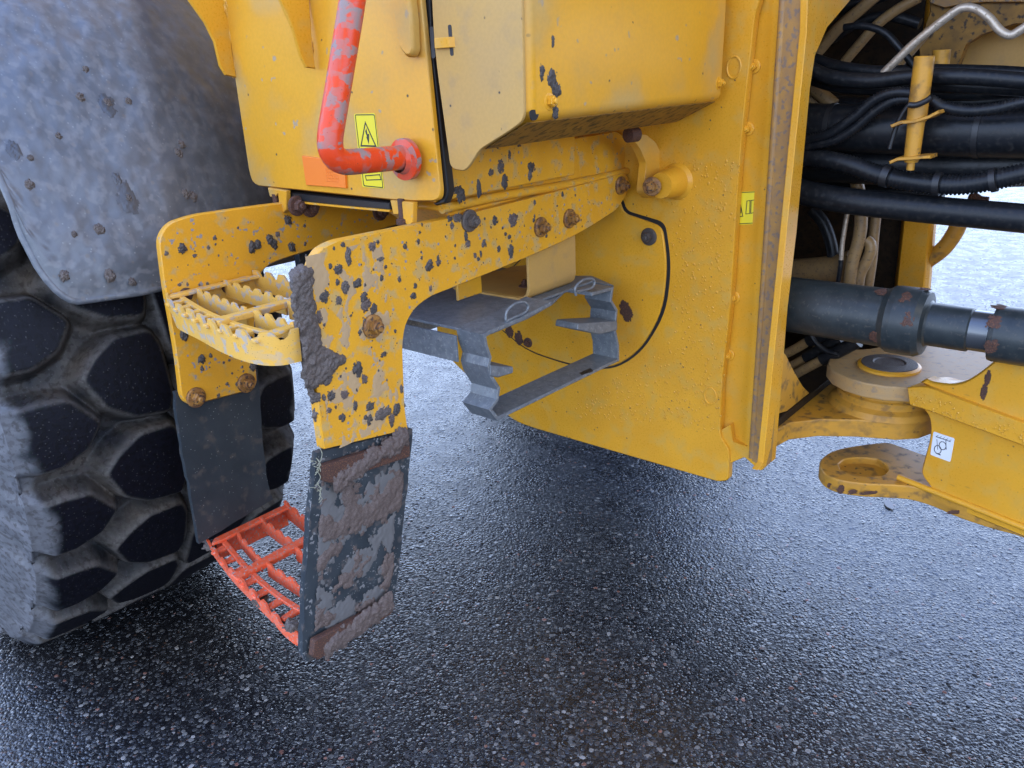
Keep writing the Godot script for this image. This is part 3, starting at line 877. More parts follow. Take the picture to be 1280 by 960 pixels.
func build_tyre() -> void:
	var R := 0.78
	var C := Vector3(0, 0.78, -2.48)
	var W := 0.34
	var cx := 0.80
	var lugs := 22
	var per := 56
	var nx := 176
	var dg := TAU / lugs * R / 16.36   # metres per degree, about
	dg = R * PI / 180.0
	# outlines in (x, metres round the tread) within one pitch
	var outer := fil(p2([0.44, -4.6 * dg, 0.53, -4.9 * dg, 0.587, -3.2 * dg, 0.623, 0.4 * dg, 0.575, 5.0 * dg, 0.53, 5.4 * dg, 0.44, 5.2 * dg]), 0.010)
	var inner := fil(p2([0.618, 7.6 * dg, 0.648, 2.4 * dg, 0.70, -0.3 * dg, 0.775, -1.2 * dg, 0.788, 1.2 * dg, 0.788, 9.6 * dg, 0.775, 12.3 * dg, 0.70, 12.5 * dg, 0.65, 10.2 * dg]), 0.011)
	var pitch := TAU / lugs * R
	var mask := PackedFloat32Array()
	mask.resize(per * (nx + 1))
	var xs := PackedFloat32Array()
	for j in nx + 1: xs.append(cx - W + 2.0 * W * j / nx)
	for i in per:
		for j in nx + 1:
			var x := xs[j]
			var best := -1.0
			for mir in 2:
				var xx := x if mir == 0 else 2.0 * cx - x
				var off := 0.0 if mir == 0 else pitch * 0.5
				if xx > cx + 0.03: continue
				for k in [-1, 0, 1]:
					var s: float = float(i) / per * pitch - pitch * 0.5 + k * pitch + off
					best = maxf(best, sd_poly(Vector2(xx, s), outer))
					best = maxf(best, sd_poly(Vector2(xx, s), inner))
			mask[i * (nx + 1) + j] = best
	var rows := lugs * per
	var mb := MB.new()
	var fn := FastNoiseLite.new()
	fn.seed = 5
	fn.frequency = 9.0
	fn.fractal_octaves = 4
	var pos := PackedVector3Array()
	var cols := PackedColorArray()
	for i in rows:
		var a := TAU * (i - per * 0.5) / rows + deg_to_rad(1.0)
		for j in nx + 1:
			var x := xs[j]
			var e := absf(x - cx) / W
			var sdv := mask[(i % per) * (nx + 1) + j]
			var up := pow(smoothstep(-0.030, 0.001, sdv), 0.85)
			var crown := R - 0.02 * e * e
			var shoulder := smoothstep(0.90, 1.0, e)
			crown -= shoulder * 0.035
			var wob := fn.get_noise_3d(x, cos(a) * R, sin(a) * R)
			var groove := 0.056 * (1.0 - shoulder * 0.55)
			var r := crown - groove * (1.0 - up) + 0.003 * wob * (1.0 - up)
			pos.append(Vector3(x, C.y + sin(a) * r, C.z + cos(a) * r))
			var dirt := clampf(0.45 + 0.9 * wob, 0.0, 1.0)
			var gcol := Color(0.026, 0.027, 0.029).lerp(Color(0.105, 0.088, 0.072), dirt)
			var top := Color(0.005, 0.0065, 0.009)
			var cc := gcol.lerp(top, smoothstep(-0.003, 0.002, sdv))
			cc = cc.lerp(Color(0.11, 0.10, 0.09), 0.7 * exp(-pow((sdv + 0.006) / 0.004, 2.0)))  # thin pale rim painted round each lug: dust and an edge highlight
			cc = cc.lerp(Color(0.13, 0.132, 0.14), smoothstep(0.88, 0.96, e + 0.10 * wob))
			cols.append(cc)
	# sidewalls: from shoulder to rim
	var prof := p2([0.0, 0.02, -0.012, 0.06, -0.028, 0.12, -0.03, 0.2, -0.01, 0.27, 0.03, 0.33])
	for side in [-1.0, 1.0]:
		for i in rows:
			var a := TAU * (i - per * 0.5) / rows + deg_to_rad(1.0)
			for q in prof:
				var lugw := smoothstep(-0.016, 0.01, mask[(i % per) * (nx + 1) + (0 if side < 0 else nx)])
				var wob := fn.get_noise_3d(q.x * 3.0 + side, cos(a) * (R - q.y) * 1.6, sin(a) * (R - q.y) * 1.6)
				var r := R - 0.04 - q.y - 0.012 * (1.0 - lugw) * (1.0 if q.y < 0.1 else 0.0)
				pos.append(Vector3(cx + side * (W - q.x * 1.0 - 0.006 * (1.0 - lugw) * (1.0 if q.y < 0.09 else 0.0)), C.y + sin(a) * r, C.z + cos(a) * r))
				cols.append(Color(0.11, 0.112, 0.12).lerp(Color(0.19, 0.19, 0.20), clampf(0.5 + wob, 0, 1)))
	var T := nx + 1
	var st := SurfaceTool.new()
	st.begin(Mesh.PRIMITIVE_TRIANGLES)
	st.set_smooth_group(0)
	for i in pos.size():
		st.set_color(cols[i])
		st.set_uv(Vector2(pos[i].x, pos[i].y))
		st.add_vertex(pos[i])
	for i in rows:
		var i2 := (i + 1) % rows
		for j in nx:
			var a := i * T + j
			var b := i2 * T + j
			for k in [a, b + 1, a + 1, a, b, b + 1]: st.add_index(k)
	var base := rows * T
	var np := prof.size()
	for s in 2:
		for i in rows:
			var i2 := (i + 1) % rows
			var e0 := i * T + (0 if s == 0 else nx)
			var e1 := i2 * T + (0 if s == 0 else nx)
			for j in np:
				var a: int = e0 if j == 0 else base + (s * rows + i) * np + j - 1
				var b: int = e1 if j == 0 else base + (s * rows + i2) * np + j - 1
				var a2 := base + (s * rows + i) * np + j
				var b2 := base + (s * rows + i2) * np + j
				var f := [a, a2, b2, a, b2, b] if s == 0 else [a, b2, a2, a, b, b2]
				for k in f: st.add_index(k)
	st.generate_normals()
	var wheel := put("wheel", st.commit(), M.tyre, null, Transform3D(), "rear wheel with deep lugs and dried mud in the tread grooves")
	var rim := MB.new()
	lathe(rim, Vector3(0.54, C.y, C.z), Vector3(1, 0, 0), p2([0.0, 0.05, 0.14, 0.05, 0.16, 0.09, 0.30, 0.10, 0.34, 0.02, 0.405, -0.03, 0.42, 0.0, 0.42, 0.5, 0.2, 0.52, 0, 0.52]), 48)
	obj("rim", rim, M.yellow_dusty, wheel)

# ---------------------------------------------------------------- mudguard
func build_fender() -> void:
	var R := 1.1
	var nx := 70
	var nt := 80
	var fn := FastNoiseLite.new()
	fn.seed = 12
	fn.frequency = 6.0
	var mb := MB.new()
	var grid := []
	var at := func(u: float, v: float, depth: float) -> Vector3:
		var x := lerpf(0.572, 1.50, u)
		var corner := clampf((0.63 - x) / 0.058, 0.0, 1.0)
		var t0 := 13.9 + 7.2 * (1.0 - sqrt(maxf(0.0, 1.0 - corner * corner))) + 0.8 * clampf((0.75 - x) / 0.18, 0, 1)
		var p := skin(x, lerpf(t0, 88.0, v), depth)
		var w := smoothstep(0.05, 0.0, v) * maxf(0.2, 1.0 - u) * 0.012
		return p - Vector3(0, 0.3, 0.95) * w
	for lay in 2:
		var base := mb.v.size()
		for i in nt + 1:
			for j in nx + 1:
				var u := pow(float(j) / nx, 1.25)
				var v := pow(float(i) / nt, 1.6)
				var p: Vector3 = at.call(u, v, 0.009 * lay)
				var pu: Vector3 = at.call(u + 0.004, v, 0.009 * lay)
				var pv: Vector3 = at.call(u, v + 0.004, 0.009 * lay)
				var nn := (pu - p).cross(pv - p).normalized()
				if nn.z + nn.y < 0: nn = -nn
				mb.vert(p, nn if lay == 0 else -nn, Vector2(p.x, p.y))
		for i in nt:
			for j in nx:
				var a := base + i * (nx + 1) + j
				mb.quad(a, a + 1, a + nx + 2, a + nx + 1)
	# rolled rim along the lower and outer edges
	var edge := PackedVector3Array()
	for i in range(40, -1, -1): edge.append(at.call(0.0, pow(i / 40.0, 1.6), 0.006))
	for j in range(1, 60): edge.append(at.call(pow(j / 59.0, 1.25), 0.0, 0.006))
	var rim := MB.new()
	tube(rim, edge, 0.0075, 10)
	var f := obj("mudguard", mb, M.fender, null, "grey dusty plastic mudguard over the rear wheel")
	obj("rolled_edge", rim, M.fender, f)
	# stuck clods of dried mud and the damp marks round some
	var spots := p2([0.784, 36, 0.881, 35.2, 0.836, 35.3, 0.706, 31.6, 0.637, 29.4, 0.615, 26.8, 0.788, 23.9, 0.709, 21.1, 0.962, 30, 0.942, 28.7, 0.92, 23.8, 0.939, 23.6, 0.656, 21, 0.829, 39.7, 0.611, 17.2, 0.694, 16.1, 0.734, 15.1])
	for i in spots.size():
		var cl := MB.new()
		var th := deg_to_rad(spots[i].y)
		var r := 0.006 + 0.006 * rng.randf()
		clod(cl, skin(spots[i].x, spots[i].y, 0.0), Vector3(0, sin(th), cos(th)), r * 0.85, r, 0.005, i * 1.7, 5, 14)
		obj("mud_clod", cl, M.mud, f)
	var marks := p2([0.831, 34.7, 0.782, 23.8, 0.613, 30.2, 0.781, 26.1])
	for i in marks.size():
		var cl := MB.new()
		var th := deg_to_rad(marks[i].y)
		var sz: float = [0.022, 0.026, 0.016, 0.011][i]
		clod(cl, skin(marks[i].x, marks[i].y, 0.0), Vector3(0, sin(th), cos(th)), sz * 0.7, sz * 1.1, 0.0012, i * 2.3, 5, 20)
		obj("damp_mark", cl, M.damp, f)

# the mudguard's outer skin: distance x inwards, degrees round its curve, depth below the surface
func skin(x: float, deg: float, depth: float) -> Vector3:
	var th := deg_to_rad(deg)
	var xc := lerpf(0.80, 1.02, clampf((deg - 14.0) / 37.0, 0.0, 1.0))
	var s := maxf(0.0, x - xc)
	var r := 1.1 - 0.42 * (sqrt(s * s + 0.0008) - 0.0283) - depth
	r += 0.004 * lump.get_noise_2d(x * 140.0, th * 140.0)
	if deg > 56.0:
		var t0 := deg_to_rad(56.0)
		var run := (th - t0) * r * 1.3
		return Vector3(x, 0.8 + sin(t0) * r + cos(t0) * run, -2.72 + cos(t0) * r - sin(t0) * run)
	return Vector3(x, 0.8 + sin(th) * r, -2.72 + cos(th) * r)

# ---------------------------------------------------------------- panels above the ladder
func build_side_boxes() -> void:
	var X := 1.05
	var door := plate("side_door", "x", fil(p2([-1.677, 1.73, -1.668, 1.471, -1.67, 1.272, -1.663, 1.249, -1.643, 1.241, -1.528, 1.24, -1.199, 1.236, -1.139, 1.237, -1.083, 1.24, -1.066, 1.245, -1.061, 1.259, -1.072, 1.574, -1.077, 1.658]), [0.0, 0.01, 0.02, 0.01, 0.01, 0.0, 0.0, 0.0, 0.008, 0.008, 0.008, 0.0, 0.0]), X, 1.062, M.yellow_dusty, null, 0.003)
	plate("sealing_strip", "x", p2([-1.088, 1.66, -1.083, 1.575, -1.073, 1.256, -1.081, 1.24, -1.098, 1.233, -1.09, 1.23, -1.066, 1.236, -1.054, 1.257, -1.068, 1.499, -1.06, 1.657]), 1.0635, 1.082, M.black, door, 0.003)
	plate("lower_seal", "x", p2([-1.562, 1.233, -1.211, 1.231, -1.211, 1.214, -1.355, 1.213, -1.561, 1.214]), 1.058, 1.09, M.black, door, 0.003)
	plate("lower_lip", "x", p2([-1.566, 1.215, -1.355, 1.215, -1.211, 1.216, -1.211, 1.211, -1.356, 1.21, -1.567, 1.21]), 1.056, 1.09, M.yellow_muddy, door, 0.001)
	# hooks with rusty bolts along the lower edge
	for h in [p2([-1.597, 1.241, -1.593, 1.221, -1.575, 1.22, -1.56, 1.229, -1.563, 1.194, -1.55, 1.188, -1.536, 1.196, -1.526, 1.238]), p2([-1.194, 1.237, -1.189, 1.21, -1.175, 1.21, -1.165, 1.223, -1.164, 1.199, -1.149, 1.191, -1.135, 1.198, -1.128, 1.237])]:
		plate("door_hook", "x", h, X - 0.006, X + 0.006, M.yellow_dusty, door, 0.002)
	for q in [Vector3(1.047, 1.208, -1.576), Vector3(1.047, 1.221, -1.166)]:
		var mb := MB.new()
		tube(mb, PackedVector3Array([q + Vector3(0, 0.02, 0), q - Vector3(0, 0.016, 0)]), 0.007, 10)
		lathe(mb, q - Vector3(0.0, 0.016, 0), Vector3(0, -1, 0), p2([0.007, 0, 0.013, 0.002, 0.0125, 0.012, 0, 0.014]), 6)
		obj("hook_bolt", mb, M.rust, door)
	# curved ribs that carry the mudguard
	for r in [[p2([0.97, 1.722, 0.969, 1.621, 0.996, 1.58, 1.011, 1.543, 1.015, 1.496, 1.025, 1.477, 1.051, 1.471, 1.05, 1.53, 1.071, 1.729]), -1.66], [p2([0.963, 1.686, 0.981, 1.597, 1.001, 1.55, 1.011, 1.501, 1.021, 1.481, 1.043, 1.478, 1.041, 1.515, 1.048, 1.599, 1.058, 1.693]), -1.37]]:
		plate("mudguard_rib", "z", r[0], r[1] - 0.008, r[1], M.yellow, door, 0.002)
	for w in [Vector3(1.05, 1.608, -1.663), Vector3(1.05, 1.55, -1.669), Vector3(1.05, 1.496, -1.67), Vector3(1.05, 1.559, -1.39), Vector3(1.05, 1.516, -1.389)]:
		var mb := MB.new()
		clod(mb, w, Vector3(-1, 0, 0.4), 0.010, 0.022, 0.006, w.y * 3.0, 5, 12)
		obj("weld", mb, M.yellow_dusty, door)
	var blob := MB.new()
	slab(blob, "x", fil(p2([-1.126, 1.663, -1.126, 1.578, -1.118, 1.504, -1.102, 1.487, -1.088, 1.485, -1.079, 1.495, -1.076, 1.549, -1.084, 1.658]), 0.012), 1.028, 1.05, 0.006)
	obj("door_handle_bracket", blob, M.yellow_dusty, door)
	# amber reflector, partly behind the grab handle
	var refl := plate("reflector", "x", p2([-1.455, 1.313, -1.318, 1.306, -1.323, 1.253, -1.454, 1.253]), 1.044, 1.05, M.amber, door, 0.001)
	var ribs := MB.new()
	var c0: Vector3 = Vector3(1.044, 1.284, -1.383)
	for i in 7:
		for j in 7: slab(ribs, "x", rect(c0.z + 0.006 * i, c0.y - 0.02 + 0.006 * j, c0.z + 0.006 * i + 0.005, c0.y - 0.02 + 0.006 * j + 0.005), 1.0434, 1.0441, 0.0004)
	obj("reflector_prisms", ribs, M.amber, door)
	# high voltage label
	var lab := plate("warning_label", "x", fil(p2([-1.279, 1.394, -1.218, 1.395, -1.213, 1.257, -1.277, 1.257]), 0.004), 1.0492, 1.05, M.label, door, 0.0002)
	var ink := MB.new()
	outline(ink, fil(p2([-1.276, 1.393, -1.219, 1.393, -1.215, 1.258, -1.273, 1.259]), 0.004), 0.0018, 1.0489, 1.0493)
	outline(ink, p2([-1.248, 1.381, -1.222, 1.334, -1.27, 1.334]), 0.003, 1.0489, 1.0493)
	slab(ink, "x", p2([-1.247, 1.368, -1.245, 1.357, -1.24, 1.358, -1.244, 1.339, -1.25, 1.353, -1.247, 1.352, -1.251, 1.362]), 1.0489, 1.0493, 0.0001)
	slab(ink, "x", p2([-1.277, 1.326, -1.214, 1.326, -1.214, 1.324, -1.277, 1.324]), 1.0489, 1.0493, 0.0001)
	outline(ink, p2([-1.266, 1.28, -1.221, 1.284, -1.218, 1.273, -1.263, 1.27]), 0.002, 1.0489, 1.0493)
	obj("warning_symbol", ink, M.ink, door)
	# grab handle
	var bar := MB.new()
	tube(bar, bent(p3([0.974, 1.663, -1.125, 0.946, 1.575, -1.125, 0.852, 1.326, -1.125, 1.043, 1.319, -1.125]), 0.055), 0.0215, 20)
	var hb := obj("grab_handle", bar, M.orange, null, "scuffed orange tubular grab handle on the side door")
	turned("handle_flange", Vector3(1.015, 1.316, -1.125), Vector3(1, 0, 0), p2([0.022, -0.004, 0.026, 0.006, 0.037, 0.009, 0.037, 0.02, 0.02, 0.022]), M.orange, hb)
	# body behind the door
	plate("box_body", "x", fil(p2([-1.683, 1.732, -1.677, 1.246, -1.58, 1.237, -1.09, 1.236, -1.072, 1.658]), 0.004), 1.0665, 1.5, M.yellow_muddy, null, 0.003)
	# cover box in front of it: outer sheet with two slots, front face, sloping underside
	var prof := p2([-1.042, 1.654, -1.039, 1.328, -0.966, 1.333, -0.85, 1.383, -0.847, 1.555, -0.848, 1.63])
	var box := MB.new()
	slab(box, "x", fil(prof, [0.0, 0.0, 0.004, 0.014, 0.0, 0.0]), 1.058, 1.722, 0.012)
	var bx := obj("cover_box", box, M.yellow_dusty)
	plate("soiled_underside", "x", p2([-0.9575, 1.3338, -0.8640, 1.3755, -0.8646, 1.3770, -0.9580, 1.3352]), 1.062, 1.715, M.underside, bx, 0.0003)
	var slot1 := fil(p2([-1.058, 1.532, -1.049, 1.532, -1.049, 1.483, -1.058, 1.481]), 0.008)
	var slot2 := fil(p2([-1.015, 1.532, -1.007, 1.532, -1.006, 1.484, -1.014, 1.484]), 0.008)
	var sheet := MB.new()
	slab(sheet, "x", fil(p2([-1.046, 1.654, -1.052, 1.498, -1.034, 1.307, -1.025, 1.299, -1, 1.297, -0.988, 1.304, -0.959, 1.334, -0.886, 1.367, -0.859, 1.382, -0.855, 1.555, -0.855, 1.631]), [0.0, 0.05, 0.01, 0.01, 0.006, 0.006, 0.01, 0.03, 0.02, 0.02, 0.0]), 1.05, 1.0565, 0.002, [])
	obj("outer_sheet", sheet, M.yellow_tan, bx)
	for s in [slot1, slot2]: plate("slot", "x", s, 1.0494, 1.0502, M.black, bx, 0.0002)
	var st := MB.new()
	var sa: Vector3 = Vector3(1.045, 1.505, -1.048)
	var sb: Vector3 = Vector3(1.045, 1.503, -1.002)
	ribbon(st, "y", PackedVector2Array([Vector2(1.052, sa.z), Vector2(1.043, sa.z + 0.008), Vector2(1.042, (sa.z + sb.z) * 0.5), Vector2(1.043, sb.z - 0.006), Vector2(1.052, sb.z)]), 0.003, sa.y - 0.008, sa.y + 0.008)
	obj("retaining_strap", st, M.yellow, bx)
	plate("drain_hole", "z", fil(p2([1.053, 1.394, 1.059, 1.397, 1.075, 1.396, 1.079, 1.391, 1.072, 1.38, 1.056, 1.38]), 0.008), -0.8524, -0.8512, M.black, bx, 0.0002)
	for q in [Vector3(1.105, 1.407, -0.852), Vector3(1.698, 1.414, -0.852)]: bolt(q, Vector3(0, 0, 1), bolt_small, M.yellow, bx, "yellow painted bolt on the cover box")
	var run := MB.new()
	for q in [[Vector3(1.109, 1.444, -0.851), 0.012, 0.016], [Vector3(1.114, 1.431, -0.851), 0.006, 0.014], [Vector3(1.123, 1.421, -0.851), 0.011, 0.012], [Vector3(1.116, 1.404, -0.851), 0.006, 0.014], [Vector3(1.085, 1.455, -0.851), 0.006, 0.013], [Vector3(1.114, 1.497, -0.851), 0.005, 0.011], [Vector3(1.12, 1.39, -0.851), 0.005, 0.009]]:
		run = MB.new()
		clod(run, q[0], Vector3(0, 0, 1), q[1], q[2], 0.005, q[0].y * 40.0, 5, 14)
		obj("mud_clod", run, M.mud_dark, bx)
	droplets2(bx)
	# beam below the box, reaching in to the frame
	var beam := MB.new()
	slab(beam, "z", fil(p2([1.096, 1.217, 1.155, 1.281, 1.222, 1.308, 1.71, 1.315, 1.756, 1.294, 1.765, 1.17, 1.477, 1.092, 1.208, 1.139]), 0.01), -1.30, -1.117, 0.004)
	var bm := obj("step_beam", beam, M.yellow_muddy)
	var bs: PackedVector2Array = p2([1.249, 1.284, 1.26, 1.253, 1.345, 1.271, 1.341, 1.255, 1.13, 1.243, 1.182, 1.249, 1.218, 1.274, 1.24, 1.321, 1.307, 1.318, 1.276, 1.302, 1.123, 1.252])
	for i in bs.size():
		var cl := MB.new()
		clod(cl, Vector3(bs[i].x, bs[i].y, -1.0895), Vector3(0, 0, 1), [0.012, 0.009, 0.011, 0.006, 0.010, 0.005, 0.007, 0.008, 0.007, 0.005, 0.012][i], [0.013, 0.013, 0.012, 0.010, 0.014, 0.018, 0.008, 0.006, 0.006, 0.012, 0.008][i], 0.004, i * 2.6 + 0.4, 6, 14)
		obj("mud_clod", cl, M.mud_dark if i % 3 else M.mud, bm)
	var ridge := MB.new()
	tube(ridge, smooth(p3([1.1, 1.218, -1.112, 1.258, 1.219, -1.112, 1.475, 1.214, -1.112, 1.667, 1.213, -1.112, 1.749, 1.215, -1.112])), 0.010, 10)
	obj("folded_ridge", ridge, M.yellow_muddy, bm)
	var br := MB.new()
	slab(br, "z", fil(p2([1.613, 1.314, 1.688, 1.308, 1.732, 1.287, 1.767, 1.25, 1.78, 1.215, 1.774, 1.182, 1.744, 1.161, 1.707, 1.16, 1.678, 1.179, 1.684, 1.211, 1.69, 1.243, 1.661, 1.279]), 0.01), -1.04, -1.02, 0.003)
	obj("beam_bracket", br, M.yellow_dusty, bm)
	turned("bracket_pin", Vector3(1.752, 1.196, -0.973), Vector3(-1, 0, 0), p2([0.045, 0, 0.036, 0.012, 0.033, 0.05, 0.029, 0.075, 0, 0.076]), M.yellow, bm)
	bolt(Vector3(1.662, 1.195, -0.987), Vector3(-1, 0, 0.25), bolt_big, M.bolt, bm, "large rust stained bolt at the end of the beam bracket")
	turned("spacer", Vector3(1.588, 1.315, -1), Vector3(1, 0, 0.2), p2([0, -0.01, 0.016, -0.008, 0.016, 0.02, 0, 0.022]), M.rust, bm)

# fine drops on the front face of the cover box
func droplets2(bx: Node) -> void:
	droplets(bx, "z", -0.8519, p2([1.10, 1.40, 1.70, 1.40, 1.70, 1.60, 1.10, 1.60]), 420)

func outline(mb: MB, p: PackedVector2Array, w: float, a: float, b: float) -> void:
	var q := ccw(p)
	slab(mb, "x", q, a, b, 0.00005, [inset(q, w)])

# ---------------------------------------------------------------- ladder
func build_ladder() -> void:
	var front := plate("ladder_side_plate", "z", fil(p2([0.755, 0.85, 0.755, 0.929, 0.759, 1.016, 0.764, 1.085, 0.77, 1.145, 0.782, 1.176, 0.801, 1.196, 0.835, 1.204, 1.112, 1.2, 1.459, 1.207, 1.719, 1.215, 1.745, 1.201, 1.734, 1.163, 1.691, 1.131, 1.51, 1.095, 1.285, 1.076, 1.105, 1.065, 1.038, 1.061, 0.997, 1.048, 0.971, 1.024, 0.959, 0.988, 0.949, 0.86, 0.952, 0.815]), [0.002, 0.05, 0.05, 0.05, 0.05, 0.02, 0.02, 0.03, 0.1, 0.1, 0.01, 0.012, 0.012, 0.03, 0.1, 0.1, 0.05, 0.02, 0.02, 0.02, 0.03, 0.05, 0.002]), -1.122, -1.10, M.yellow_muddy, null, 0.004, [], "front ladder plate thickly splashed with mud")
	var back := plate("ladder_side_plate", "z", fil(p2([0.752, 0.83, 0.739, 0.844, 0.735, 0.86, 0.742, 0.937, 0.745, 1.02, 0.746, 1.089, 0.752, 1.165, 0.755, 1.181, 0.767, 1.198, 0.786, 1.21, 0.835, 1.217, 1.023, 1.213, 1.563, 1.183, 1.557, 1.121, 1.084, 1.093, 1.029, 1.089, 0.99, 1.084, 0.965, 1.069, 0.945, 1.038, 0.921, 0.901, 0.914, 0.831, 0.903, 0.817]), [0.01, 0.01, 0.01, 0.1, 0.1, 0.1, 0.05, 0.02, 0.02, 0.02, 0.05, 0.1, 0.0, 0.0, 0.05, 0.03, 0.02, 0.03, 0.05, 0.1, 0.012, 0.012]), -1.565, -1.55, M.yellow_splash, null, 0.003, [], "rear ladder plate, cleaner than the front one")
	for q in [Vector3(0.765, 0.845, -1.548), Vector3(0.885, 0.839, -1.548)]: bolt(q, Vector3(0, 0, 1), bolt_big, M.bolt, back, "rusty bolt at the foot of the rear plate")
	for q in [Vector3(0.787, 1.062, -1.548), Vector3(0.872, 1.058, -1.548)]: bolt(q, Vector3(0, 0, 1), bolt_small, M.rust, back)
	for q in [Vector3(1.081, 1.199, -1.5), Vector3(1.047, 1.207, -1.5), Vector3(1.278, 1.161, -1.5)]: bolt(q, Vector3(0, 0, 1), bolt_big, M.rust, back)
	bolt(Vector3(1.16, 1.187, -1.098), Vector3(0, 0, 1), bolt_big, M.mud, front, "bolt caked with mud on the ladder arm")
	for q in [Vector3(1.384, 1.138, -1.098), Vector3(1.49, 1.14, -1.098), Vector3(1.702, 1.187, -1.098)]: bolt(q, Vector3(0, 0, 1), bolt_big, M.bolt, front, "rust stained bolt on the ladder arm")
	bolt(Vector3(0.891, 1.041, -1.098), Vector3(0, 0, 1), bolt_big, M.bolt, front, "bolt in the middle of the muddy plate")
	# mud: clods on the front plate
	var spots := [p2([0.856, 1.173, 0.834, 1.156, 0.848, 1.196, 0.912, 1.181, 0.926, 1.156, 0.988, 1.167, 1.043, 1.121, 1.069, 1.121]), p2([0.966, 1.111, 1.004, 1.089, 0.997, 1.074, 1.042, 1.076, 0.843, 1.125, 0.868, 1.123, 0.881, 1.098, 0.881, 1.08]), p2([0.826, 1.104, 0.795, 1.116, 0.9, 1.071, 0.781, 1.086, 0.879, 1.043, 0.892, 1.033, 0.849, 0.972, 0.86, 0.95]), p2([0.782, 0.976, 0.8, 1.005, 0.785, 0.941, 0.812, 0.936, 0.769, 0.944, 0.833, 0.907, 0.867, 0.893, 0.776, 0.918]), p2([0.894, 0.869, 0.861, 0.871, 0.928, 0.864, 0.914, 0.854, 0.945, 0.902, 0.912, 0.982, 0.803, 0.894, 0.769, 1.006]), p2([1.128, 1.196, 1.155, 1.189, 1.148, 1.158, 1.154, 1.143, 1.199, 1.135, 1.189, 1.115, 1.236, 1.176, 1.296, 1.167]), p2([1.367, 1.194, 1.283, 1.103, 1.244, 1.116, 1.172, 1.115, 1.046, 1.128, 1.068, 1.127, 1.28, 1.135, 1.112, 1.185])]
	var sizes := [15, 11, 8, 9, 9, 7, 12, 10, 10, 7, 9, 8, 12, 14, 13, 14, 9, 11, 10, 11, 13, 8, 20, 14, 14, 12, 10, 13, 9, 10, 14, 8, 22, 10, 14, 14, 8, 10, 8, 12, 14, 12, 10, 12, 10, 7, 9, 15, 9, 14, 7, 8, 8, 9, 6, 10]
	var k := 0
	for s in spots:
		for q in s:
			var cl := MB.new()
			var r: float = sizes[k % sizes.size()] * 0.00070
			clod(cl, Vector3(q.x, q.y, -1.1005), Vector3(0, 0, 1), r * rng.randf_range(0.55, 1.35), r * rng.randf_range(0.7, 1.6), 0.0012 + r * 0.28, k * 1.37, 7, 18)
			obj("mud_clod", cl, [M.mud, M.mud_dark, M.mud_dark, M.mud_brown][k % 4], front)
			k += 1
	# thick mud along the outer edge
	var crust := MB.new()
	cake(crust, "z", -1.101, 1.0, 0.735, 0.955, 0.86, 1.19, 0.0022, 0.011, 3.0, func(q: Vector2) -> float:
		var e := 0.752 + 0.02 * smoothstep(1.15, 1.19, q.y)
		var w := 0.024 + 0.045 * exp(-pow((q.y - 1.002) / 0.022, 2.0))
		return 1.15 - pow((q.x - e) / w, 2.0) - 1.2 * smoothstep(1.16, 1.185, q.y) - 1.3 * smoothstep(0.985, 0.965, q.y))
	obj("mud_crust", crust, M.mud, front)
	var side := MB.new()
	cake(side, "x", 0.757, -1.0, -1.135, 0.90, -1.095, 1.185, 0.0022, 0.012, 5.0, func(q: Vector2) -> float:
		return 0.9 - pow((q.x + 1.110) / 0.019, 2.0) - 0.7 * smoothstep(0.98, 0.93, q.y) - 1.2 * smoothstep(1.15, 1.18, q.y))
	obj("mud_crust", side, M.mud, front)
	var smear := MB.new()
	cake(smear, "z", -1.1002, 1.0, 0.77, 0.84, 0.96, 1.19, 0.0025, 0.0012, 11.0, func(q: Vector2) -> float:
		return 0.75 * lump.get_noise_2d(q.x * 330.0 + 90.0, q.y * 170.0) - 0.10 - 2.0 * smoothstep(0.93, 0.95, q.x))
	obj("mud_smear", smear, M.mud_tan, front)
	# small splashes too fine to count
	var sm := MB.new()
	var sb := MB.new()
	for i in 320:
		var q := Vector2(rng.randf_range(0.77, 1.62), rng.randf_range(0.80, 1.2))
		if q.x > 0.95 and q.y < 1.06 + (q.x - 0.95) * 0.08: continue
		var c := Vector3(q.x, q.y, -1.1002)
		var r := 0.0012 + 0.003 * pow(rng.randf(), 2.0)
		clod(sm, c, Vector3(0, 0, 1), r, r * rng.randf_range(0.9, 1.6), r * 0.6, i * 0.7, 3, 9)
	obj("mud_splashes", sm, M.mud_dark, front).set_meta("kind", "stuff")
	for i in 130:
		var q := Vector2(rng.randf_range(0.76, 1.1), rng.randf_range(0.82, 1.2))
		if q.x > 0.92 and q.y < 1.09: continue
		var r := 0.0012 + 0.004 * pow(rng.randf(), 2.5)
		clod(sb, Vector3(q.x, q.y, -1.5502), Vector3(0, 0, 1), r, r * rng.randf_range(0.8, 1.5), r * 0.5, i * 0.9, 3, 9)
	obj("mud_splashes", sb, M.mud, back).set_meta("kind", "stuff")
	for q in [Vector3(0.999, 1.139, -1.55), Vector3(1.01, 1.129, -1.55), Vector3(0.969, 1.132, -1.55), Vector3(0.953, 1.13, -1.55), Vector3(1.052, 1.112, -1.55), Vector3(1.052, 1.172, -1.55), Vector3(0.798, 1.157, -1.55), Vector3(0.793, 0.922, -1.55), Vector3(0.909, 0.873, -1.55), Vector3(0.767, 0.982, -1.55)]:
		var cl := MB.new()
		clod(cl, q, Vector3(0, 0, 1), 0.008, 0.009 + 0.004 * rng.randf(), 0.006, q.x * 50.0, 6, 16)
		obj("mud_clod", cl, M.mud_dark, back)
	# rubber belting that carries the lowest step
	var rf := MB.new()
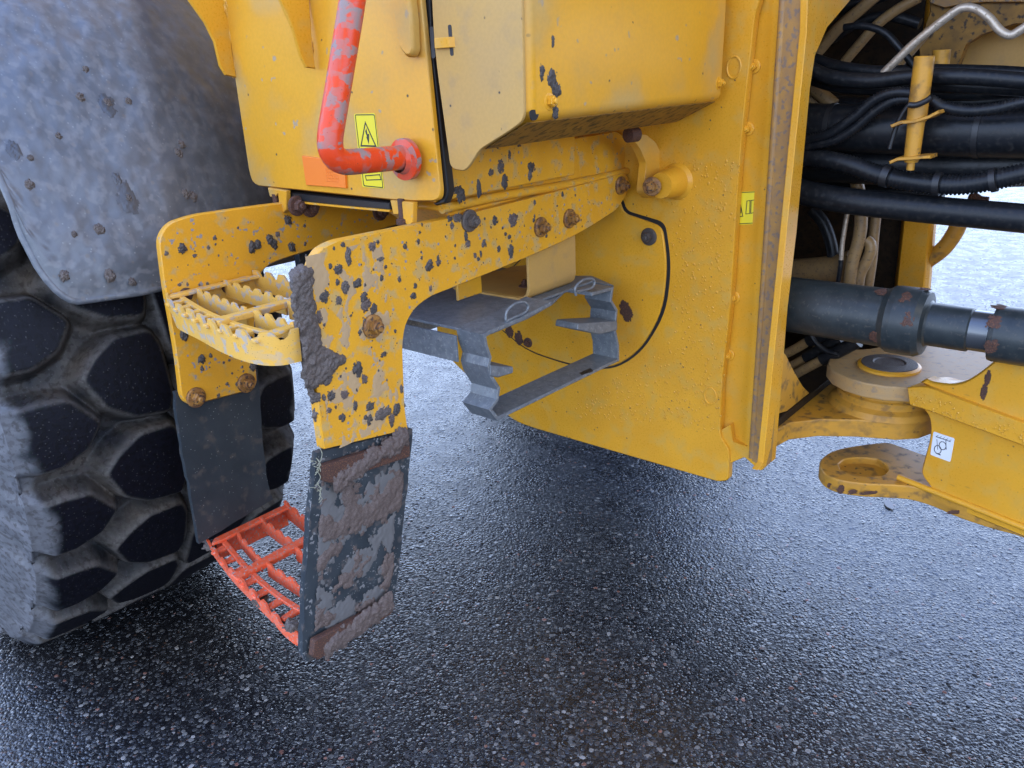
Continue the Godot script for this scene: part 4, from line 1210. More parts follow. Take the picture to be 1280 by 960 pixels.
	belting(rf, -1.108, p2([0.744, 0.846, 0.715, 0.741, 0.686, 0.623, 0.662, 0.515, 0.652, 0.464, 0.662, 0.448]), p2([0.971, 0.808, 0.952, 0.721, 0.922, 0.607, 0.895, 0.508, 0.87, 0.436, 0.861, 0.43]), 0.014, -0.004)
	var strap := obj("rubber_belt", rf, M.strap, null, "front rubber belt with mud and two rusty clamp bars")
	var rb := MB.new()
	belting(rb, -1.567, p2([0.732, 0.864, 0.725, 0.812, 0.723, 0.757, 0.721, 0.682, 0.719, 0.601, 0.715, 0.505]), p2([0.929, 0.853, 0.923, 0.781, 0.912, 0.685, 0.908, 0.614, 0.906, 0.57, 0.912, 0.529]), 0.012, 0.0)
	obj("rubber_belt", rb, M.strap_plain, null, "rear rubber belt, dark and less muddy")
	var cl1 := plate("clamp_bar", "z", fil(p2([0.743, 0.825, 0.945, 0.799, 0.95, 0.791, 0.947, 0.76, 0.76, 0.783, 0.743, 0.793]), 0.004), -1.107, -1.096, M.rust, strap, 0.003)
	var cl2 := plate("clamp_bar", "z", fil(p2([0.67, 0.499, 0.853, 0.479, 0.861, 0.471, 0.855, 0.445, 0.673, 0.451, 0.661, 0.468]), 0.004), -1.106, -1.092, M.rust, strap, 0.003)
	var m1 := MB.new()
	cake(m1, "z", -1.0965, 1.0, 0.72, 0.745, 1.0, 0.85, 0.0022, 0.009, 21.0, func(q: Vector2) -> float:
		var mid := lerpf(0.775, 0.81, clampf((q.x - 0.76) / 0.2, 0, 1))
		return 0.42 - pow((q.y - mid) / 0.028, 2.0) - 3.0 * smoothstep(0.945, 0.955, q.x) - 3.0 * smoothstep(0.765, 0.755, q.x))
	obj("mud_cake", m1, M.mud_brown, strap)
	var m2 := MB.new()
	cake(m2, "z", -1.0925, 1.0, 0.66, 0.40, 0.92, 0.54, 0.0022, 0.009, 27.0, func(q: Vector2) -> float:
		var mid := lerpf(0.462, 0.475, clampf((q.x - 0.68) / 0.2, 0, 1))
		return 0.45 - pow((q.y - mid) / 0.03, 2.0) - 3.0 * smoothstep(0.86, 0.872, q.x) - 3.0 * smoothstep(0.69, 0.68, q.x))
	obj("mud_cake", m2, M.mud_brown, strap)
	var m3 := MB.new()
	cake(m3, "z", -1.108, 1.0, 0.66, 0.45, 0.99, 0.82, 0.0025, 0.005, 33.0, func(q: Vector2) -> float:
		var left := 0.664 + 0.21 * (q.y - 0.454)
		var inb := smoothstep(left + 0.004, left + 0.014, q.x) * (1.0 - smoothstep(0.925, 0.945, q.x - (q.y - 0.7) * 0.28))
		return inb * (0.62 * exp(-pow((q.y - 0.685) / 0.05, 2.0)) + 1.0 * lump.get_noise_2d(q.x * 190.0, q.y * 230.0 + 40.0) - 0.34) - (1.0 - inb) * 2.0)
	obj("mud_cake", m3, M.mud_brown, strap)
	var m4 := MB.new()
	cake(m4, "z", -1.1082, 1.0, 0.66, 0.48, 0.97, 0.79, 0.0028, 0.0018, 41.0, func(q: Vector2) -> float:
		var left := 0.664 + 0.21 * (q.y - 0.454)
		var inb := smoothstep(left + 0.004, left + 0.014, q.x) * (1.0 - smoothstep(0.915, 0.935, q.x - (q.y - 0.7) * 0.28))
		return inb * (0.9 * lump.get_noise_2d(q.x * 210.0 + 70.0, q.y * 160.0) - 0.02) - (1.0 - inb) * 2.0)
	obj("mud_smear", m4, M.mud_pale, strap)
	# frayed threads at the belt edge
	var fr := MB.new()
	for i in 16:
		var q: Vector3 = Vector3(0.726, 0.805, -1.102)
		q += Vector3(rng.randf_range(-0.004, 0.02), rng.randf_range(-0.05, 0.06), 0)
		var d := Vector3(rng.randf_range(-0.012, 0.014), rng.randf_range(-0.03, 0.02), rng.randf_range(0, 0.012))
		tube(fr, smooth(PackedVector3Array([q, q + d * 0.5 + Vector3(0.004, 0, 0.003), q + d]), 4), 0.0007, 5)
	obj("frayed_threads", fr, M.thread, strap).set_meta("kind", "stuff")
	# upper step, dusty yellow
	var up := MB.new()
	toothed(up, smooth2(p2([0.748, -1.548, 0.722, -1.49, 0.705, -1.38, 0.688, -1.28, 0.682, -1.20, 0.688, -1.15, 0.708, -1.118, 0.742, -1.106])), 1.016, 1.076, 0.005, 0.052, 0.015, 0.008)
	var s1 := obj("ladder_step", up, M.yellow_worn, null, "upper ladder step with toothed bars, dusty yellow")
	step_parts(s1, M.yellow_worn, 1.07, 0.955, -1.285)
	# lowest step, faded orange, bent
	var low := MB.new()
	toothed(low, smooth2(p2([0.742, -1.585, 0.715, -1.47, 0.698, -1.37, 0.684, -1.28, 0.670, -1.20, 0.672, -1.15, 0.692, -1.122, 0.72, -1.116])), 0.445, 0.502, 0.005, 0.052, 0.014, 0.012)
	var s2 := obj("ladder_step", low, M.orange_step, null, "lowest ladder step, faded orange and bent, between the rubber belts")
	step_parts(s2, M.orange_step, 0.497, 0.885, -1.395)
	for q in [Vector3(0.747, 0.48, -1.584), Vector3(0.67, 0.5, -1.158), Vector3(0.695, 0.46, -1.243), Vector3(0.701, 0.47, -1.323)]:
		var sc := MB.new()
		clod(sc, q, Vector3(-0.5, 0.8, 0.3), 0.015, 0.012, 0.007, q.x * 30.0, 6, 16)
		obj("mud_lump", sc, M.mud, s2)

func smooth2(p: PackedVector2Array) -> PackedVector2Array:
	var q := PackedVector3Array()
	for v in p: q.append(Vector3(v.x, 0, v.y))
	var o := PackedVector2Array()
	for v in smooth(q, 5): o.append(Vector2(v.x, v.z))
	return o

func belting(mb: MB, z: float, l: PackedVector2Array, r: PackedVector2Array, th: float, bow: float) -> void:
	for face in 2:
		var base := mb.v.size()
		for i in 31:
			var t := i / 30.0 * (l.size() - 1)
			var k := mini(int(t), l.size() - 2)
			var a := l[k].lerp(l[k + 1], t - k)
			var b := r[k].lerp(r[k + 1], t - k)
			for j in 15:
				var u := j / 14.0
				var p := a.lerp(b, u)
				var zz := z + bow * sin(i / 30.0 * PI) * 0.6 + 0.003 * lump.get_noise_2d(p.x * 300.0, p.y * 300.0) - th * face
				if j == 0: p.x += 0.002 * lump.get_noise_2d(p.y * 2500.0, 3.0)
				mb.vert(Vector3(p.x, p.y, zz), Vector3(0, 0.05, 1 if face == 0 else -1), p)
		for i in 30:
			for j in 14: mb.quad(base + i * 15 + j, base + i * 15 + j + 1, base + (i + 1) * 15 + j + 1, base + (i + 1) * 15 + j)
	for e in 4:
		var base := mb.v.size()
		var n := 31 if e < 2 else 15
		for i in n:
			var id := (i * 15 + (0 if e == 0 else 14)) if e < 2 else (i + (0 if e == 2 else 30 * 15))
			var nn: Vector3 = [Vector3(-1, 0, 0), Vector3(1, 0, 0), Vector3(0, 1, 0), Vector3(0, -1, 0)][e]
			for lay in 3:
				var q := mb.v[id].lerp(mb.v[id + 31 * 15], lay / 2.0)
				if lay == 1: q += nn * 0.0015 * (1.0 if (i % 2) else -0.3)
				mb.vert(q, nn, Vector2(q.z, q.y))
		for i in n - 1:
			for lay in 2: mb.quad(base + i * 3 + lay, base + i * 3 + lay + 1, base + i * 3 + lay + 4, base + i * 3 + lay + 3)

func step_parts(step: Node, mat: Material, y: float, xin: float, zc: float) -> void:
	var z0 := -1.55 if y > 0.8 else -1.575
	var z1 := -1.125
	# end flanges against the side plates
	plate("end_bar", "y", fil(p2([0.752, z0 + 0.004, 0.93, z0 + 0.004, 0.95, z0 + 0.03, 0.93, z0 + 0.026, 0.76, z0 + 0.028, 0.735, z0 + 0.022]), 0.006), y - 0.004, y + 0.003, mat, step, 0.002)
	plate("end_flange", "z", rect(0.755, y - 0.055, 0.945, y), z0 + 0.002, z0 + 0.007, mat, step, 0.001)
	plate("end_bar", "y", p2([0.70, z1, xin, z1, xin, z1 - 0.022, 0.70, z1 - 0.022]), y - 0.004, y + 0.003, mat, step, 0.002)
	# middle bar
	plate("middle_bar", "y", fil(p2([0.69, zc + 0.018, 0.73, zc + 0.013, 0.80, zc + 0.016, lerpf(0.95, xin, 0.5), zc + 0.012, lerpf(0.95, xin, 0.5), zc - 0.014, 0.80, zc - 0.016, 0.73, zc - 0.013, 0.695, zc - 0.02]), 0.01), y - 0.008, y + 0.004, mat, step, 0.003)
	# flat inner flange of the outer rail, with holes between short webs
	var rail := PackedVector2Array()
	var back := PackedVector2Array()
	for i in 13:
		var s := i / 12.0
		var z := lerpf(z0 + 0.012, z1 - 0.004, s)
		var x := 0.742 - 0.052 * sin(s * PI * 0.62)
		rail.append(Vector2(x + 0.020, z))
		back.insert(0, Vector2(x + 0.033, z))
	rail.append_array(back)
	plate("rail_flange", "y", rail, y - 0.010, y - 0.003, mat, step, 0.002)
	var web := MB.new()
	for i in 8:
		var s := (i + 0.6) / 8.0
		var z := lerpf(z0 + 0.012, z1 - 0.004, s)
		var x := 0.742 - 0.052 * sin(s * PI * 0.62)
		web = MB.new()
		slab(web, "y", fil(PackedVector2Array([Vector2(x - 0.012, z - 0.007), Vector2(x + 0.024, z - 0.011), Vector2(x + 0.024, z + 0.011), Vector2(x - 0.012, z + 0.007)]), 0.004), y - 0.012, y - 0.005, 0.002)
		obj("tooth_web", web, mat, step)
	# inner rail and cross slats with toothed tops
	var a := MB.new()
	toothed(a, p2([0.945, z0 + 0.004, lerpf(0.945, xin, 0.5), zc, xin, z1]), y - 0.035, y + 0.012, 0.005, 0.046, 0.013)
	obj("inner_rail", a, mat, step)
	for q in [[0.797, z0 + 0.03, 0.765, zc - 0.01], [0.868, z0 + 0.015, 0.85, zc - 0.01], [0.765, zc + 0.015, 0.755, z1 - 0.01], [0.838, zc + 0.015, 0.832, z1 - 0.01]]:
		var s := MB.new()
		toothed(s, p2(q), y - 0.028, y + 0.008, 0.004, 0.042, 0.009)
		obj("slat", s, mat, step)

# ---------------------------------------------------------------- galvanised tray under the arm
func build_tray() -> void:
	var loop := MB.new()
	ribbon(loop, "z", p2([1.354, 0.981, 1.244, 0.971, 1.152, 0.969, 1.133, 0.966, 1.136, 0.944, 1.146, 0.916, 1.139, 0.899, 1.145, 0.876, 1.167, 0.841, 1.16, 0.818, 1.137, 0.805, 1.157, 0.777, 1.345, 0.775, 1.62, 0.771, 1.619, 0.809, 1.605, 0.85, 1.608, 0.87, 1.612, 0.901, 1.587, 0.931, 1.594, 0.96, 1.507, 0.966]), 0.009, -1.125, -1.05)
	var tr := obj("galvanised_tray", loop, M.galv, null, "bent galvanised tray holder with an open front under the ladder arm")
	plate("tray_top", "y", p2([1.198, -1.318, 1.153, -1.104, 1.166, -1.062, 1.291, -1.067, 1.405, -1.089, 1.61, -1.17, 1.61, -1.058, 1.665, -1.16, 1.563, -1.34]), 0.958, 0.964, M.galv, tr, 0.001)
	plate("tray_plate", "y", p2([1.13, -1.47, 1.60, -1.47, 1.60, -1.112, 1.13, -1.112]), 0.9655, 0.971, M.galv, tr, 0.001)
	for q in [p2([1.142, 0.902, 1.171, 0.891, 1.214, 0.876, 1.213, 0.862, 1.164, 0.867, 1.14, 0.878]), p2([1.612, 0.875, 1.532, 0.893, 1.448, 0.911, 1.442, 0.897, 1.532, 0.861, 1.612, 0.85])]: plate("tray_tab", "z", fil(q, 0.004), -1.112, -1.048, M.galv, tr, 0.002)
	for r in [[p3([1.205, 0.98, -1.056, 1.211, 0.998, -1.056, 1.24, 1.007, -1.056, 1.269, 1.002, -1.056, 1.279, 0.989, -1.056, 1.265, 0.98, -1.056, 1.225, 0.978, -1.056, 1.205, 0.976, -1.056])], [p3([1.452, 0.975, -1.056, 1.449, 0.993, -1.056, 1.475, 1.004, -1.056, 1.51, 1.002, -1.056, 1.526, 0.991, -1.056, 1.516, 0.98, -1.056, 1.477, 0.981, -1.056, 1.452, 0.985, -1.056])]]:
		pipe("wire_loop", r[0], 0.0032, M.galv, tr, "", 8)
	for q in [p2([1.245, -1.075, 1.286, -1.072, 1.278, -1.059, 1.238, -1.06]), p2([1.474, -1.066, 1.516, -1.063, 1.506, -1.049, 1.464, -1.052])]:
		plate("slot", "y", q, 0.7745, 0.7785, M.black, tr, 0.0003)
	plate("tray_rear_channel", "x", p2([-1.47, 0.90, -1.12, 0.90, -1.12, 0.957, -1.47, 0.957]), 1.12, 1.126, M.galv, tr, 0.001)
	plate("tray_cross_bar", "z", rect(1.08, 0.86, 1.62, 0.957), -1.46, -1.43, M.galv, tr, 0.003)
	# tan bracket between tray and beam
	var lb := MB.new()
	ribbon(lb, "x", p2([-1.45, 0.972, -1.165, 0.972, -1.145, 0.975, -1.134, 0.984, -1.130, 1.0, -1.130, 1.15]), 0.008, 1.372, 1.55)
	var l := obj("tray_bracket", lb, M.yellow_tan)
	plate("bracket_foot", "y", p2([1.361, -1.356, 1.612, -1.381, 1.652, -1.347, 1.382, -1.131, 1.364, -1.135]), 0.967, 0.975, M.yellow_tan, l, 0.002)
	bolt(Vector3(1.455, 0.976, -1.209), Vector3.UP, bolt_small, M.rust, l)
	plate("bracket_tongue", "z", rect(1.25, 0.985, 1.33, 1.14), -1.24, -1.232, M.yellow_dusty, l, 0.002)

# ---------------------------------------------------------------- inside of the joint
func build_interior() -> void:
	var block := plate("valve_block", "z", fil(p2([1.95, 0.98, 2.16, 0.98, 2.16, 1.16, 1.95, 1.16]), 0.01), -1.25, -1.02, M.yellow_grime_shade, null, 0.006)
	for i in 3:
		turned("valve_port", Vector3(1.98 + 0.07 * i, 1.03 + 0.04 * (i % 2), -1.02), Vector3(0, 0, 1), p2([0.024, 0, 0.024, 0.03, 0.018, 0.034, 0.018, 0.06, 0, 0.062]), M.pipe, block, "", 10)
	pipe("drive_pipe", p3([2.2, 0.889, -0.885, 2.2, 0.902, -0.806, 2.2, 0.917, -0.741, 2.2, 0.939, -0.685]), 0.04, M.pipe)
	pipe("steel_line", p3([2.12, 1.187, -0.679, 2.12, 1.159, -0.674, 2.12, 1.12, -0.662, 2.12, 1.061, -0.654, 2.12, 1.015, -0.656, 2.12, 0.957, -0.665, 2.12, 0.894, -0.666]), 0.016, M.pipe)
	pipe("steel_line", p3([2.14, 1.018, -0.643, 2.14, 1.009, -0.632, 2.14, 0.988, -0.63, 2.14, 0.956, -0.639, 2.14, 0.929, -0.648, 2.14, 0.892, -0.65]), 0.014, M.pipe)
	pipe("steel_line", p3([2.18, 1.158, -0.637, 2.18, 1.098, -0.638, 2.18, 1.022, -0.637, 2.18, 0.959, -0.635, 2.18, 0.885, -0.637]), 0.013, M.pipe)
	pipe("thin_cable", p3([2.1, 1.087, -0.684, 2.1, 1.052, -0.686, 2.1, 1.011, -0.688, 2.1, 0.97, -0.687]), 0.006, M.pipe_light)
	pipe("thin_cable", p3([2.1, 0.97, -0.687, 2.1, 0.949, -0.687, 2.1, 0.912, -0.689]), 0.006, M.hose)
	pipe("curved_line", p3([2.15, 1.586, -0.685, 2.15, 1.557, -0.721, 2.15, 1.522, -0.765, 2.15, 1.479, -0.803, 2.15, 1.457, -0.82, 2.15, 1.428, -0.811, 2.15, 1.403, -0.777]), 0.014, M.pipe)
	pipe("curved_line", p3([2.2, 1.576, -0.604, 2.2, 1.553, -0.651, 2.2, 1.523, -0.693, 2.2, 1.481, -0.73, 2.2, 1.442, -0.762, 2.2, 1.414, -0.778]), 0.012, M.pipe)
	pipe("curved_line", p3([2.12, 1.417, -0.651, 2.12, 1.427, -0.618, 2.12, 1.445, -0.598, 2.12, 1.473, -0.575, 2.12, 1.503, -0.553]), 0.010, M.pipe)
	pipe("black_cable", p3([2.05, 1.518, -0.718, 2.05, 1.518, -0.673, 2.05, 1.502, -0.628, 2.05, 1.469, -0.592, 2.05, 1.436, -0.562, 2.05, 1.42, -0.55]), 0.008, M.hose)
	for q in [p3([2.05, 1.401, -0.795, 2.05, 1.378, -0.763, 2.05, 1.349, -0.724]), p3([2.07, 1.378, -0.807, 2.07, 1.355, -0.78, 2.07, 1.331, -0.748])]: pipe("steel_line", q, 0.016, M.pipe)
	for q in [p3([2.15, 0.656, -0.856, 2.15, 0.691, -0.808, 2.15, 0.727, -0.765]), p3([2.15, 0.616, -0.846, 2.15, 0.647, -0.804, 2.15, 0.676, -0.767]), p3([2.12, 0.604, -0.818, 2.12, 0.649, -0.764, 2.12, 0.69, -0.712]), p3([2.3, 0.641, -0.804, 2.3, 0.686, -0.771, 2.3, 0.728, -0.746]), p3([2.3, 0.657, -0.761, 2.3, 0.692, -0.735, 2.3, 0.735, -0.704])]: pipe("steel_line", q, 0.0135, M.pipe)
	for q in [[Vector3(2.15, 0.727, -0.765), Vector3(2.15, 0.746, -0.735)], [Vector3(2.15, 0.676, -0.767), Vector3(2.15, 0.699, -0.738)], [Vector3(2.12, 0.69, -0.712), Vector3(2.12, 0.712, -0.684)]]: pipe("hose_fitting", PackedVector3Array([q[0] - (q[1] - q[0]) * 0.2, q[1], q[1] + (q[1] - q[0]) * 2.0]), 0.018, M.hose)
	pipe("black_cable", p3([2.1, 0.763, -0.749, 2.1, 0.74, -0.733, 2.1, 0.721, -0.701, 2.1, 0.717, -0.667]), 0.007, M.hose)
	var ring := plate("rear_arch", "z", p2([2.662, 1.491, 2.804, 1.585, 3.141, 1.693, 3.651, 1.771, 3.685, 1.688, 3.245, 1.62, 3.03, 1.539, 2.908, 1.439, 2.877, 1.261, 2.806, 1.266]), -1.12, -1.1, M.yellow_grime_shade)
	plate("cross_member", "z", rect(1.80, 1.50, 2.58, 1.62), -1.0, -0.94, M.yellow_grime_shade, ring)
	# steering cylinder
	var c := Vector3(1.9, 0.893, -1.6)
	var cyl := turned("steering_cylinder", c, Vector3(0, 0, 1), p2([0.02, 0, 0.067, 0.002, 0.067, 1.09, 0.069, 1.094, 0.076, 1.105, 0.077, 1.118, 0.077, 1.165, 0.070, 1.178, 0.052, 1.182, 0.048, 1.186]), M.cylinder, null, "dark grey steering cylinder with rusty collar", 40)
	turned("gland", c + Vector3(0, 0, 1.18), Vector3(0, 0, 1), p2([0.048, 0, 0.048, 0.085, 0.045, 0.088]), M.cylinder, cyl, "", 32)
	turned("piston_rod", c + Vector3(0, 0, 1.26), Vector3(0, 0, 1), p2([0.044, 0, 0.044, 0.05]), M.chrome, cyl, "", 32)
	turned("rod_end", c + Vector3(0, 0, 1.305), Vector3(0, 0, 1), p2([0.044, 0, 0.058, 0.004, 0.060, 0.012, 0.060, 0.18, 0.05, 0.22, 0, 0.23]), M.cylinder, cyl, "", 32)
	for q in [[0.077, 1.14, 60.0], [0.077, 1.155, 20.0], [0.0685, 1.088, -25.0], [0.0685, 1.08, 75.0], [0.060, 1.318, 40.0], [0.060, 1.322, -10.0], [0.077, 1.16, 95.0], [0.06, 1.315, 85.0]]:
		var a := deg_to_rad(180.0 - q[2])
		var d := Vector3(cos(a), sin(a), 0)
		var mb := MB.new()
		clod(mb, c + d * (q[0] - 0.001) + Vector3(0, 0, q[1]), d, 0.013, 0.013, 0.0012, q[1] * 40.0 + q[2], 6, 18)
		obj("rust_patch", mb, M.rust, cyl)

# ---------------------------------------------------------------- front frame hitch
func build_front_frame() -> void:
	var pin := Vector2(2.12, -0.545)
	var top := p2([1.975, -0.43])
	for i in 10: top.append(pin + Vector2.from_angle(deg_to_rad(145.0 + i * 20.0)) * 0.15)
	top.append_array(p2([2.62, -0.42, 2.75, 0.25, 1.78, 0.25]))
	var hp := plate("hitch_upper_plate", "y", top, 0.662, 0.70, M.hitch_top, null, 0.004)
	turned("pin_cap", Vector3(pin.x, 0.70, pin.y), Vector3.UP, p2([0.076, -0.004, 0.076, 0.006, 0.070, 0.009, 0.066, 0.010]), M.yellow, hp, "", 36)
	turned("pin_seal", Vector3(pin.x, 0.706, pin.y), Vector3.UP, p2([0.069, 0.0, 0.067, 0.006, 0.04, 0.008, 0.036, 0.005, 0.02, 0.004, 0, 0.004]), M.mud_dark, hp, "greasy dark cover over the hinge pin", 30)
	turned("hinge_pin", Vector3(pin.x, 0.56, pin.y), Vector3.UP, p2([0.05, 0, 0.05, 0.14]), M.mud_dark, hp, "", 24)
	turned("bearing_ring", Vector3(pin.x, 0.655, pin.y), Vector3.UP, p2([0.10, 0, 0.108, 0.004, 0.108, 0.010]), M.black, hp, "", 30)
	# the side of the hitch, turned a little outwards
	var u := Vector3(-0.293, 0, 0.956).normalized()
	var xf := Transform3D(Basis(Vector3(u.z, 0, -u.x), Vector3.UP, u), Vector3(1.97, 0, -0.448))
	var rail := MB.new()
	rail.xf = xf
	slab(rail, "x", fil(p2([-0.013, 0.709, 0.033, 0.727, 0.086, 0.721, 0.255, 0.709]) + p2([0.75, 0.708, 0.75, 0.655]) + p2([0.264, 0.657, 0.045, 0.668, -0.001, 0.667]), [0.005, 0.03, 0.03, 0.0, 0.0, 0.0, 0.0, 0.03, 0.005]), -0.002, 0.10, 0.006)
	var rl := obj("hitch_side_rail", rail, M.yellow)
	var web := MB.new()
	web.xf = xf
	slab(web, "x", fil(p2([-0.002, 0.671, 0.015, 0.654, 0.031, 0.642, 0.04, 0.618, 0.043, 0.586, 0.036, 0.518, 0.033, 0.486]) + p2([0.1, 0.43, 0.75, 0.43, 0.75, 0.66]), [0.0, 0.0, 0.01, 0.015, 0.015, 0.02, 0.02, 0.0, 0.0, 0.0]), 0.030, 0.06, 0.004)
	var wb := obj("hitch_web", web, M.yellow)
	var gus := MB.new()
	gus.xf = xf
	slab(gus, "x", fil(p2([0.009, 0.725, 0.023, 0.739, 0.038, 0.735, 0.085, 0.743, 0.112, 0.757, 0.137, 0.782, 0.17, 0.826, 0.217, 0.891]) + p2([0.36, 0.98, 0.75, 1.3, 0.75, 0.69, 0.25, 0.69]), [0.0, 0.005, 0.01, 0.03, 0.04, 0.04, 0.03, 0.02, 0.0, 0.0, 0.0, 0.0]), 0.010, 0.05, 0.005)
	obj("hitch_gusset", gus, M.yellow, rl)
	var gm := MB.new()
	gm.xf = xf
	var gq: PackedVector2Array = p2([0.161, 0.778, 0.157, 0.748])
	for q in gq: clod(gm, Vector3(0.009, q.y, q.x), Vector3(-1, 0, 0), 0.006, 0.016, 0.0006, q.y * 70.0, 5, 16)
	obj("scrape_mark", gm, M.rust, rl)
	# lower lug with its empty pin hole
	var hole: PackedVector2Array = p2([2.002, -0.606, 2.039, -0.604, 2.062, -0.587, 2.079, -0.563, 2.086, -0.536, 2.07, -0.509, 2.041, -0.495, 2.008, -0.495, 1.984, -0.513, 1.966, -0.539, 1.966, -0.571, 1.977, -0.593])
	var lug := MB.new()
	slab(lug, "y", fil(p2([1.959, -0.643, 2.002, -0.657, 2.058, -0.654, 2.102, -0.635, 2.15, -0.601, 2.213, -0.546, 2.18, -0.434, 2.325, -0.312]) + p2([2.3, -0.2, 2.2, 0.25, 1.75, 0.25, 1.80, 0.1]) + p2([1.947, -0.172, 1.945, -0.236, 1.955, -0.306, 1.979, -0.373, 1.982, -0.42, 1.957, -0.469, 1.928, -0.518, 1.911, -0.572, 1.92, -0.612]), 0.02), 0.412, 0.45, 0.004, [hole])
	var lg := obj("hitch_lower_lug", lug, M.yellow_soiled, null, "lower hitch lug with open pin hole and rust on its rim")
	turned("hole_lining", Vector3(2.025, 0.45, -0.55) - Vector3(0, 0.03, 0), Vector3.UP, p2([0.060, 0.02, 0.060, 0.012, 0, 0.012]), M.yellow_soiled, lg, "", 30)
	for q in [[Vector3(1.913, 0.45, -0.599), 0.006, 0.008], [Vector3(1.909, 0.45, -0.567), 0.015, 0.015], [Vector3(1.912, 0.45, -0.54), 0.016, 0.008], [Vector3(1.937, 0.45, -0.498), 0.034, 0.006], [Vector3(1.955, 0.45, -0.306), 0.03, 0.006]]:
		q[0] -= Vector3(0, 0.022, 0)
		var mb := MB.new()
		clod(mb, q[0], Vector3(-0.7, 0, 0.7), q[1] * 0.7, q[2] * 0.7, 0.001, q[0].x * 33.0, 5, 16)
		obj("rust_patch", mb, M.rust, lg)
	var weld := MB.new()
	weld.xf = xf
	tube(weld, p3([0.028, 0.455, -0.02, 0.028, 0.455, 0.1, 0.028, 0.455, 0.5]), 0.008, 8)
	obj("weld_bead", weld, M.yellow, wb)
	# white label with the chain symbol
	var lab := MB.new()
	lab.xf = xf
	slab(lab, "x", fil(p2([0.05, 0.607, 0.102, 0.607, 0.101, 0.545, 0.051, 0.545]), 0.004), 0.0292, 0.030, 0.0002)
	var lb := obj("lashing_label", lab, M.white, wb)
	var ink := MB.new()
	ink.xf = xf
	var px: PackedVector2Array = p2([0.058, 0.596, 0.094, 0.596, 0.077, 0.579, 0.067, 0.565, 0.082, 0.598, 0.087, 0.573, 0.061, 0.59, 0.064, 0.555, 0.076, 0.554])
	var ln := func(a: Vector2, b: Vector2, w: float): tube(ink, PackedVector3Array([Vector3(0.0291, a.y, a.x), Vector3(0.0291, b.y, b.x)]), w, 6, 0.0, 0.0, 1.0)
	ln.call(px[0], px[1], 0.0009)
	for i in 5:
		var q := px[0].lerp(px[1], i / 4.5)
		ln.call(q, q + Vector2(0.005, 0.005), 0.0006)
	for q in [[px[2], 0.0085], [px[3], 0.0085]]:
		var ring := PackedVector3Array()
		for i in 17: ring.append(Vector3(0.0291, q[0].y + sin(TAU * i / 16) * q[1] * 1.2, q[0].x + cos(TAU * i / 16) * q[1]))
		tube(ink, ring, 0.0009, 6)
	ln.call(px[4], px[5], 0.0007)
	ln.call(px[6], px[3], 0.0007)
	ln.call(px[7], px[8], 0.0013)
	obj("chain_symbol", ink, M.ink, wb)
	droplets_on(rl, xf, -0.0025, p2([-0.001, 0.707, 0.256, 0.704, 0.263, 0.663, 0.004, 0.671]), 170)
	plate("added_front_body", "x", fil(p2([0.45, 0.45, 1.9, 0.45, 1.9, 1.2, 1.1, 2.3, 0.55, 2.3, 0.45, 1.4]), 0.05), 1.70, 2.60, M.yellow_dusty, null, 0.02)  # unseen mass, added ahead of the joint to block light
	# tower of the front frame behind the hoses
	var tower := plate("front_tower_plate", "x", p2([-0.628, 1.713, -0.603, 1.547, -0.62, 1.477, -0.603, 1.402, -0.518, 1.4, -0.522, 1.427, -0.512, 1.469, -0.484, 1.488, -0.446, 1.5, -0.415, 1.508, -0.218, 1.494, -0.249, 1.666]), 2.3, 2.33, M.yellow_shaded)
	plate("tower_side_panel", "x", p2([-0.566, 1.538, -0.232, 1.513, -0.207, 1.374, -0.382, 1.379, -0.547, 1.395]), 2.42, 2.44, M.yellow_tan, tower)
	plate("tower_bracket", "x", p2([-0.614, 1.643, -0.601, 1.566, -0.567, 1.553, -0.534, 1.557, -0.484, 1.558, -0.371, 1.549, -0.382, 1.618]), 2.28, 2.295, M.brown, tower)

func droplets_on(parent: Node, xf: Transform3D, h: float, region: PackedVector2Array, cnt: int) -> void:
	var before := parent.get_child_count()
	droplets(parent, "x", h, region, cnt)
	(parent.get_child(before) as Node3D).transform = xf

